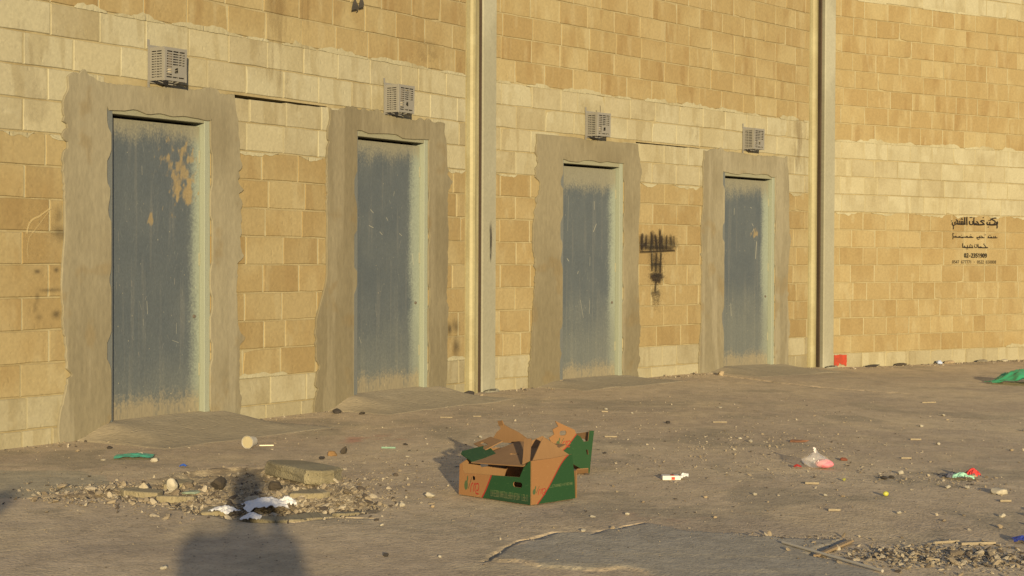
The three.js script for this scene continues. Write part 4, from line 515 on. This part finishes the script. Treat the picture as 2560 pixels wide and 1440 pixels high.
{ const dx = 1.34 - 1.09, dz = -5.79 + 6.35, L = Math.hypot(dx, dz) + 0.03, g = new THREE.CylinderGeometry(0.006, 0.006, L, 8); g.rotateZ(Math.PI / 2);
  const o = single('plastic_rod', g, mat(0.3, 0.285, 0.25, { roughness: 0.5 }), 'long thin whitish rod lying across the grey screed patch', 'rod'); o.position.set(1.215, gy(1.215, -6.07) + 0.014, -6.07); o.rotation.y = Math.atan2(-dz, dx);
  const o2 = single('wood_strip', rbx(-0.2, 0.2, 0, 0.01, -0.011, 0.011, 0.003), stoneMat(0.3, 0.22, 0.13), 'tan wooden strip crossing under the whitish rod', 'strip'); o2.position.set(1.27, gy(1.27, -6.27) + 0.004, -6.27); o2.rotation.y = 1.02; }
// gravel: far too many to count
{
  const G = [0, 1, 2].map((k) => rockGeo(1, 0.68, 0.85, 300 + k, 0.4, 1)), zone = [];
  const cl = [[-1.3, -7.75, 0.55, 0.5, 2600, 0.009], [-0.95, -7.55, 0.28, 0.3, 1300, 0.011], [-1.95, -7.75, 0.35, 0.25, 900, 0.009], [-1.0, -7.2, 0.3, 0.2, 500, 0.01], [-1.3, -8.55, 0.3, 0.2, 260, 0.009], [-0.9, -8.2, 0.3, 0.3, 260, 0.009], [1.6, -6.15, 0.3, 0.2, 1100, 0.0095], [2.0, -6.05, 0.35, 0.3, 900, 0.0095], [1.1, -9.0, 0.9, 0.7, 900, 0.006], [1.5, -10.0, 0.6, 0.6, 500, 0.006], [2.2, -8.4, 0.3, 0.3, 260, 0.008], [-0.6, -9.0, 0.5, 0.5, 260, 0.006], [1.2, -6.55, 0.25, 0.06, 160, 0.006], [0.1, -10.5, 2.4, 2.2, 900, 0.0055], [1.2, -7.6, 1.5, 1.0, 650, 0.005], [2.5, -11, 1.6, 2, 600, 0.007], [-1.2, -6.4, 0.9, 0.5, 160, 0.004], [-1.4, -7.6, 0.5, 0.35, 260, 0.02], [-0.9, -7.45, 0.28, 0.25, 130, 0.018], [-1.85, -7.8, 0.3, 0.2, 140, 0.018], [1.75, -6.1, 0.4, 0.2, 70, 0.022], [0.2, -8.5, 3, 2, 3500, 0.0032], [0.6, -6.7, 1.8, 1, 1600, 0.0026], [0.8, -11.5, 3, 2.2, 1800, 0.0045]];
  for (let b = 0; b < 3; b++) { const B = BAYS[b]; for (let k = 0; k < 260; k++) { const u = rr(b ? 0 : -0.2, b === 2 ? 3.6 : B.u1), w = 0.03 + Math.abs(R() + R() - 1) * 0.3, p = toWorld(b, u, 0, w); zone.push([p[0], p[2], 0.004 + 0.014 * R() * R()]); } }
  for (const [x, z, sx, sz, n, s] of cl) for (let k = 0; k < n; k++) { const a = R() + R() + R() - 1.5, c = R() + R() + R() - 1.5; zone.push([x + a * sx * 1.3, z + c * sz * 1.3, s * (0.3 + 2.0 * R() * R() * R())]); }
  const mats = stoneMat(1, 1, 1), m4 = new THREE.Matrix4(), q = new THREE.Quaternion(), e = new THREE.Euler(), ims = G.map((g, k) => { const n = zone.filter((_, i) => i % 3 === k).length, im = new THREE.InstancedMesh(g, mats, n); im.name = numbered('gravel'); im.castShadow = im.receiveShadow = true; tag(im, 'loose pale gravel and grit scattered over the yard', 'gravel', null, 'stuff'); scene.add(im); return im; }), at = [0, 0, 0];
  zone.forEach(([x, z, s], i) => { const im = ims[i % 3], k = at[i % 3]++; e.set(R() * 0.8, R() * 6.28, R() * 0.8); q.setFromEuler(e); m4.compose(new THREE.Vector3(x, gy(x, z) + s * 0.3, z), q, new THREE.Vector3(s * rr(0.8, 1.9), s * rr(0.35, 0.75), s * rr(0.7, 1.3))); im.setMatrixAt(k, m4); const d = R() * (x < -0.5 && z > -8.7 && z < -6.8 ? 0.84 : 1) + (x < -0.5 && z > -8.7 && z < -6.8 && R() < 0.3 ? 0.3 : 0), c = d < 0.16 ? [0.08, 0.064, 0.05] : d < 0.62 ? [0.3, 0.25, 0.175] : d < 0.86 ? [0.42, 0.37, 0.28] : [0.18, 0.145, 0.1]; im.setColorAt(k, col(c[0], c[1], c[2])); });
}
// crumpled sheets: displaced grids with a little thickness from their folds
function crumple(w, d, h, seed, n = 22, fold = 1) {
  const g = new THREE.PlaneGeometry(w, d, n, n); g.rotateX(-Math.PI / 2); const p = g.attributes.position;
  for (let i = 0; i < p.count; i++) { const x = p.getX(i), z = p.getZ(i), a = x / w, b = z / d, r = Math.abs(fbm(a * 5 + seed, b * 5, 3) - 0.5) * 2, e = 1 + 0.35 * (fbm(Math.atan2(b, a) * 1.6 + seed, 4, 2) - 0.5); p.setXYZ(i, x * e + 0.05 * w * (noise(b * 9, seed) - 0.5), Math.max(0.001, h * (0.75 * (1 - Math.hypot(a, b) * 1.5 * fold) + 0.9 * (1 - r) * 0.6 - 0.1)), z * e); }
  g.computeVertexNormals(); return g;
}
const place = (o, x, z, turn = 0, dy = 0.002) => { o.position.set(x, gy(x, z) + dy, z); o.rotation.y = turn; return o; };
const paper = mat(0.62, 0.62, 0.62, { side: THREE.DoubleSide }), film = (r, g, b, tr = 0.25) => new THREE.MeshPhysicalMaterial({ color: col(r, g, b), roughness: 0.45, transmission: tr, thickness: 0, side: THREE.DoubleSide });
place(single('paper_sheet', crumple(0.2, 0.2, 0.06, 4), paper, 'large crumpled white paper sheet in the rubble', 'paper'), -1.12, -7.28, 0.3, 0.012);
place(single('paper_sheet', crumple(0.1, 0.13, 0.035, 9), paper, 'small white paper scrap left of the large crumpled sheet', 'paper'), -1.28, -7.16, 0.9, 0.012);
place(single('paper_sheet', crumple(0.08, 0.1, 0.035, 15), paper, 'small white paper scrap in front of the large crumpled sheet', 'paper'), -1.13, -6.95, 0.1, 0.012);
place(single('paper_sheet', crumple(0.09, 0.11, 0.05, 21), paper, 'folded white paper corner right of the large crumpled sheet', 'paper'), -1.03, -7.33, 0.2, 0.014);
place(single('plastic_scrap', crumple(0.2, 0.17, 0.025, 31), film(0.06, 0.36, 0.25), 'flat green plastic scrap in front of the first ramp', 'plastic scrap'), -2.15, -9.12, 0.1);
place(single('plastic_scrap', crumple(0.035, 0.04, 0.018, 33), film(0.04, 0.12, 0.5), 'tiny blue plastic scrap behind the rubble', 'plastic scrap'), -1.79, -8.71);
place(single('plastic_scrap', crumple(0.07, 0.07, 0.025, 35), film(0.03, 0.05, 0.3), 'blue plastic scrap beyond the loose gravel', 'plastic scrap'), 2.08, -6.5);
place(single('plastic_scrap', crumple(0.038, 0.045, 0.02, 37), film(0.35, 0.03, 0.02, 0.1), 'small red plastic scrap left of the pink bag', 'plastic scrap'), 1.57, -8.77);
place(single('green_sheet', (() => { const g = crumple(0.62, 0.5, 0.13, 41, 34, 0.9), p = g.attributes.position; for (let i = 0; i < p.count; i++) { const x = p.getX(i); if (x < -0.08) { const k = ss(-0.08, -0.3, x); p.setZ(i, p.getZ(i) * (1 - 0.75 * k)); p.setY(i, p.getY(i) * (1 - 0.65 * k)); } } g.computeVertexNormals(); return g; })(), film(0.04, 0.3, 0.15, 0.2), 'crumpled bright green plastic sheet near the lettered wall', 'plastic sheet'), 5.02, -15.75, 0.05);
{ const t = thing('food_wrapper', 'crumpled red and mint wrapper on the yard', 'wrapper', [2.4, gy(2.4, -8.45) + 0.002, -8.45]);
  const a = part('mint_fold', crumple(0.11, 0.1, 0.035, 51), film(0.35, 0.66, 0.46, 0.05), t); a.position.x = -0.02; const b = part('red_fold', crumple(0.07, 0.08, 0.05, 53), film(0.55, 0.05, 0.04, 0.05), t); b.position.set(0.045, 0.004, -0.02); const c = part('dark_fold', crumple(0.06, 0.08, 0.03, 55), film(0.12, 0.12, 0.14, 0.05), t); c.position.set(-0.07, 0.002, -0.01); }
{ // white plastic cup on its side, mouth towards the rubble
  const t = thing('plastic_cup', 'white plastic cup lying on its side in front of the first ramp', 'cup', [-1.575, gy(-1.58, -9.6) + 0.037, -9.64], -0.35), prof = [[0.0, 0], [0.034, 0], [0.036, 0.003], [0.047, 0.095], [0.05, 0.097], [0.05, 0.1], [0.046, 0.1], [0.034, 0.006], [0, 0.006]].map(([a, b]) => new THREE.Vector2(a, b));
  t.scale.setScalar(0.78); const cup = new THREE.LatheGeometry(prof, 30); cup.rotateX(Math.PI / 2); cup.translate(0, 0, -0.05); part('cup_body', cup, new THREE.MeshPhysicalMaterial({ color: col(0.5, 0.48, 0.42), roughness: 0.5, transmission: 0.3, thickness: 0, side: THREE.DoubleSide }), t);
  const lid = new THREE.CircleGeometry(0.0445, 26, 0), lp = lid.attributes.position; for (let i = 1; i < lp.count; i++) lp.setZ(i, -0.004 * hash(i, 3)); lid.computeVertexNormals(); const l = part('paper_lid', lid, mat(0.3, 0.265, 0.17), t); l.position.z = 0.046; }
{ const g = new THREE.CylinderGeometry(0.0035, 0.0035, 0.085, 8); g.rotateZ(Math.PI / 2); place(single('drinking_straw', g, mat(0.72, 0.66, 0.5), 'short pale straw lying against the plastic cup', 'straw'), -1.49, -9.72, 0.15, 0.005);
  const p = new THREE.CylinderGeometry(0.006, 0.006, 0.085, 8); p.rotateZ(Math.PI / 2); place(single('pencil_stub', p, mat(0.16, 0.26, 0.2), 'short dull green stick lying on the dust behind the carton', 'stick'), -0.74, -9.62, -0.05, 0.006); }
{ // clear bag knotted at the top, pink contents
  const t = thing('plastic_bag', 'clear knotted plastic bag holding something pink', 'bag', [1.69, gy(1.69, -8.78), -8.78]);
  const shell = (sx, sy, sz, seed, top) => { const g = new THREE.SphereGeometry(1, 30, 22), p = g.attributes.position; for (let i = 0; i < p.count; i++) { const x = p.getX(i), y = p.getY(i), z = p.getZ(i), a = Math.atan2(z, x), k = 1 + 0.36 * (fbm(a * 2.6 + seed, y * 3, 3) - 0.5) + 0.12 * (noise(a * 9, y * 2 + seed) - 0.5), nk = top ? 1 - 0.72 * ss(0.1, 0.95, y) : 1; p.setXYZ(i, x * sx * k * nk, Math.max(0.002, (y * 0.5 + 0.5) * sy * (0.9 + 0.2 * noise(a * 2, seed))), z * sz * k * nk); } g.computeVertexNormals(); return g; };
  const bag = part('clear_film', shell(0.085, 0.115, 0.075, 5, true), new THREE.MeshPhysicalMaterial({ color: col(0.96, 0.95, 0.95), roughness: 0.16, transmission: 0.88, thickness: 0, side: THREE.DoubleSide }), t); bag.position.x = -0.015;
  part('knot', tube([[-0.02, 0.1, 0], [-0.03, 0.115, 0.004], [-0.022, 0.125, 0], [-0.035, 0.13, -0.004]], 0.006, 10, 6), film(0.85, 0.8, 0.8, 0.4), t);
  t.scale.setScalar(0.86); const pink = part('pink_filling', shell(0.058, 0.055, 0.05, 9, false), mat(0.6, 0.19, 0.24), t); pink.position.set(0.035, 0.003, 0.012); }
{ // flattened cigarette packet, white with a red square and torn foil end
  const t = thing('cigarette_packet', 'white packet with a red square and a torn end, lying on the yard', 'packet', [0.83, gy(0.83, -8.28) + 0.001, -8.28], 0.08);
  part('carton', rbx(-0.05, 0.04, 0, 0.022, -0.028, 0.028, 0.002), mat(0.55, 0.54, 0.5), t); part('red_square', bx(-0.004, 0.014, 0.002, 0.016, 0.0285, 0.0295), mat(0.4, 0.05, 0.03), t); part('red_square', bx(-0.004, 0.014, 0.0222, 0.0232, -0.02, 0.02), mat(0.4, 0.05, 0.03), t);
  const f = part('torn_end', crumple(0.055, 0.055, 0.03, 61), paper, t); f.position.set(0.068, 0.002, 0); f.rotation.z = 0.35; }
{ const g = new THREE.SphereGeometry(0.012, 18, 14), p = g.attributes.position; for (let i = 0; i < p.count; i++) p.setX(i, p.getX(i) * (1.12 + 0.12 * Math.abs(p.getX(i) / 0.012) ** 3)); g.computeVertexNormals(); place(single('small_lime', g, mat(0.36, 0.36, 0.05, { roughness: 0.5 }), 'small round yellow-green lime on the yard', 'fruit'), 1.81, -7.71, 0.3, 0.014);
  const g2 = rockGeo(0.012, 0.01, 0.01, 71); place(single('small_lime', g2, mat(0.2, 0.2, 0.04), 'dull olive fruit pit lying behind the lime', 'fruit'), 1.72, -8.25, 0, 0.008); }
// flat litter along the foot of the lettered wall
for (const [u, w, sx, sy, m, l] of [[0.55, 0.06, 0.16, 0.02, ST.black, 'dark flattened strip at the foot of the lettered wall'], [1.02, 0.07, 0.1, 0.03, ST.dark, 'dark curled tyre strip at the foot of the lettered wall'], [1.62, 0.1, 0.06, 0.03, new THREE.MeshStandardMaterial({ color: col(0.35, 0.42, 0.6), roughness: 0.6 }), 'pale blue scrap at the foot of the lettered wall'], [1.8, 0.08, 0.09, 0.03, ST.buff, 'buff rubble lump beside the pale blue scrap'], [2.35, 0.12, 0.12, 0.025, ST.grey, 'grey rubble lump below the lettering'], [2.7, 0.12, 0.07, 0.022, ST.white, 'white scrap below the lettering']]) { const p = toWorld(2, u, 0, w); stone('wall_debris', p[0], p[2], sx, sy, 0.05, m, l, 'debris', null, BAYS[2].rot, 0.3); }

// ---------------------------------------------------------------- behind the camera: photographer and an added post throw the shadows in the foreground
{
  const J = { hip: [0, 0.5, 0], waist: [0, 0.64, 0.0], chest: [0, 0.88, -0.02], neck: [0, 1.03, -0.03], head: [0, 1.215, -0.06], shL: [-0.165, 0.985, -0.02], shR: [0.165, 0.985, -0.02], elL: [-0.205, 0.8, -0.2], elR: [0.215, 0.8, -0.2], wrL: [-0.04, 1.05, -0.3], wrR: [0.1, 1.05, -0.3], hL: [-0.085, 0.48, 0], hR: [0.085, 0.48, 0], kL: [-0.11, 0.07, -0.12], kR: [0.11, 0.07, -0.12], aL: [-0.1, 0.06, 0.32], aR: [0.1, 0.06, 0.32], tL: [-0.1, 0.03, 0.4], tR: [0.1, 0.03, 0.4] };
  const bones = [['hip', 'waist', 0.135, 0.125], ['waist', 'chest', 0.125, 0.135], ['chest', 'neck', 0.12, 0.06], ['shL', 'shR', 0.072, 0.072], ['neck', 'head', 0.055, 0.062], ['shL', 'elL', 0.058, 0.046], ['elL', 'wrL', 0.044, 0.03], ['shR', 'elR', 0.058, 0.046], ['elR', 'wrR', 0.044, 0.03], ['hL', 'kL', 0.092, 0.064], ['hR', 'kR', 0.092, 0.064], ['kL', 'aL', 0.062, 0.042], ['kR', 'aR', 0.062, 0.042], ['aL', 'tL', 0.042, 0.03], ['aR', 'tR', 0.042, 0.03]].map(([a, b, r, s]) => [J[a], J[b], r, s]);
  for (const [w, sg] of [['wrL', 1], ['wrR', -1]]) { const [x, y, z] = J[w]; bones.push([[x, y, z], [x + sg * 0.012, y + 0.045, z - 0.02], 0.026, 0.03]); for (let k = 0; k < 4; k++) bones.push([[x + sg * 0.01, y + 0.03 + k * 0.017, z - 0.025], [x + sg * 0.034, y + 0.035 + k * 0.017, z - 0.05 + 0.003 * k], 0.01, 0.008]); bones.push([[x, y + 0.02, z], [x + sg * 0.035, y + 0.05, z + 0.005], 0.011, 0.009]); }
  const dist = (p, [a, b, r, s]) => { const d = [b[0] - a[0], b[1] - a[1], b[2] - a[2]], q = [p[0] - a[0], p[1] - a[1], p[2] - a[2]], k = clamp((q[0] * d[0] + q[1] * d[1] + q[2] * d[2]) / (d[0] ** 2 + d[1] ** 2 + d[2] ** 2 + 1e-9)); return Math.hypot(q[0] - k * d[0], q[1] - k * d[1], q[2] - k * d[2]) - (r + (s - r) * k); };
  const N = 88, mc = new MarchingCubes(N, new THREE.MeshBasicMaterial(), false, false, 120000); mc.isolation = 0; const S = 0.74, cy = 0.68;
  for (let z = 0; z < N; z++) for (let y = 0; y < N; y++) for (let x = 0; x < N; x++) {
    const p = [(x / N * 2 - 1) * S, (y / N * 2 - 1) * S + cy, (z / N * 2 - 1) * S]; let d = 9; for (const b of bones) { const e = dist(p, b), h = clamp(0.5 + 0.5 * (d - e) / 0.03); d = d * (1 - h) + e * h - 0.03 * h * (1 - h); }
    const hx = p[0], hy = p[1] - 1.235, hz = p[2] + 0.06, hd = Math.hypot(hx / 0.078, hy / 0.115, hz / 0.1), he = (hd - 1) * 0.085, hh = clamp(0.5 + 0.5 * (d - he) / 0.03); d = d * (1 - hh) + he * hh - 0.03 * hh * (1 - hh);
    mc.field[x + y * N + z * N * N] = -d;
  }
  mc.update();
  const n = mc.count, g = new THREE.BufferGeometry(), P = new Float32Array(mc.positionArray.slice(0, n * 3)); for (let i = 0; i < n; i++) { P[i * 3] *= S; P[i * 3 + 1] = P[i * 3 + 1] * S + cy; P[i * 3 + 2] *= S; }
  const C = new Float32Array(n * 3); for (let i = 0; i < n; i++) { const y = P[i * 3 + 1], z = P[i * 3 + 2]; C.set(y > 1.05 || z < -0.27 ? [0.45, 0.29, 0.2] : y > 0.52 ? [0.16, 0.2, 0.28] : [0.06, 0.06, 0.08], i * 3); }
  g.setAttribute('position', new THREE.BufferAttribute(P, 3)); g.setAttribute('normal', new THREE.BufferAttribute(new Float32Array(mc.normalArray.slice(0, n * 3)), 3)); g.setAttribute('color', new THREE.BufferAttribute(C, 3));
  const t = thing('person', 'person in a blue shirt kneeling and holding a phone up', 'person', [-0.05, 0, 0.42]);
  part('body', g, new THREE.MeshStandardMaterial({ vertexColors: true, roughness: 0.85 }), t);
  const hair = new THREE.SphereGeometry(1, 28, 20, 0, 6.2832, 0, 1.9); hair.scale(0.086, 0.12, 0.108); hair.rotateX(0.45); const hr = part('hair', hair, mat(0.03, 0.024, 0.02), t); hr.position.set(0, 1.245, -0.05);
  for (const s of [-1, 1]) { const e = part('ear', new THREE.SphereGeometry(1, 10, 8).scale(0.012, 0.03, 0.02), mat(0.45, 0.29, 0.2), t); e.position.set(s * 0.078, 1.225, -0.05); const ey = part('eye', new THREE.SphereGeometry(0.012, 10, 8), mat(0.7, 0.68, 0.65, { roughness: 0.3 }), t); ey.position.set(s * 0.032, 1.24, -0.148); }
  const no = part('nose', new THREE.ConeGeometry(0.016, 0.04, 8), mat(0.45, 0.29, 0.2), t); no.position.set(0, 1.215, -0.162); no.rotation.x = -0.3;
  const mo = part('mouth', new THREE.SphereGeometry(1, 10, 6).scale(0.024, 0.006, 0.006), mat(0.3, 0.12, 0.1), t); mo.position.set(0, 1.17, -0.148);
  const ph = single('mobile_phone', rbx(-0.075, 0.075, -0.038, 0.038, -0.004, 0.004, 0.003), mat(0.03, 0.03, 0.035, { roughness: 0.3 }), 'black mobile phone held sideways by the kneeling person', 'phone'); ph.position.set(-0.02, 1.115, 0.1);
}
{ const t = thing('added_shadow_post', 'unseen grey ball-topped post added to cast the left edge shadow', 'post', [-1.27, 0, 0]); part('post', new THREE.CylinderGeometry(0.02, 0.022, 1.06, 14).translate(0, 0.53, 0), mat(0.3, 0.3, 0.3, { roughness: 0.5 }), t); part('base_plate', new THREE.CylinderGeometry(0.07, 0.08, 0.02, 16).translate(0, 0.01, 0), mat(0.3, 0.3, 0.3), t); part('ball', new THREE.SphereGeometry(0.09, 20, 16).translate(0, 1.09, 0), mat(0.3, 0.3, 0.3, { roughness: 0.5 }), t); }  // added post, out of view; its ball shapes the shadow at the left edge

renderer.render(scene, camera);
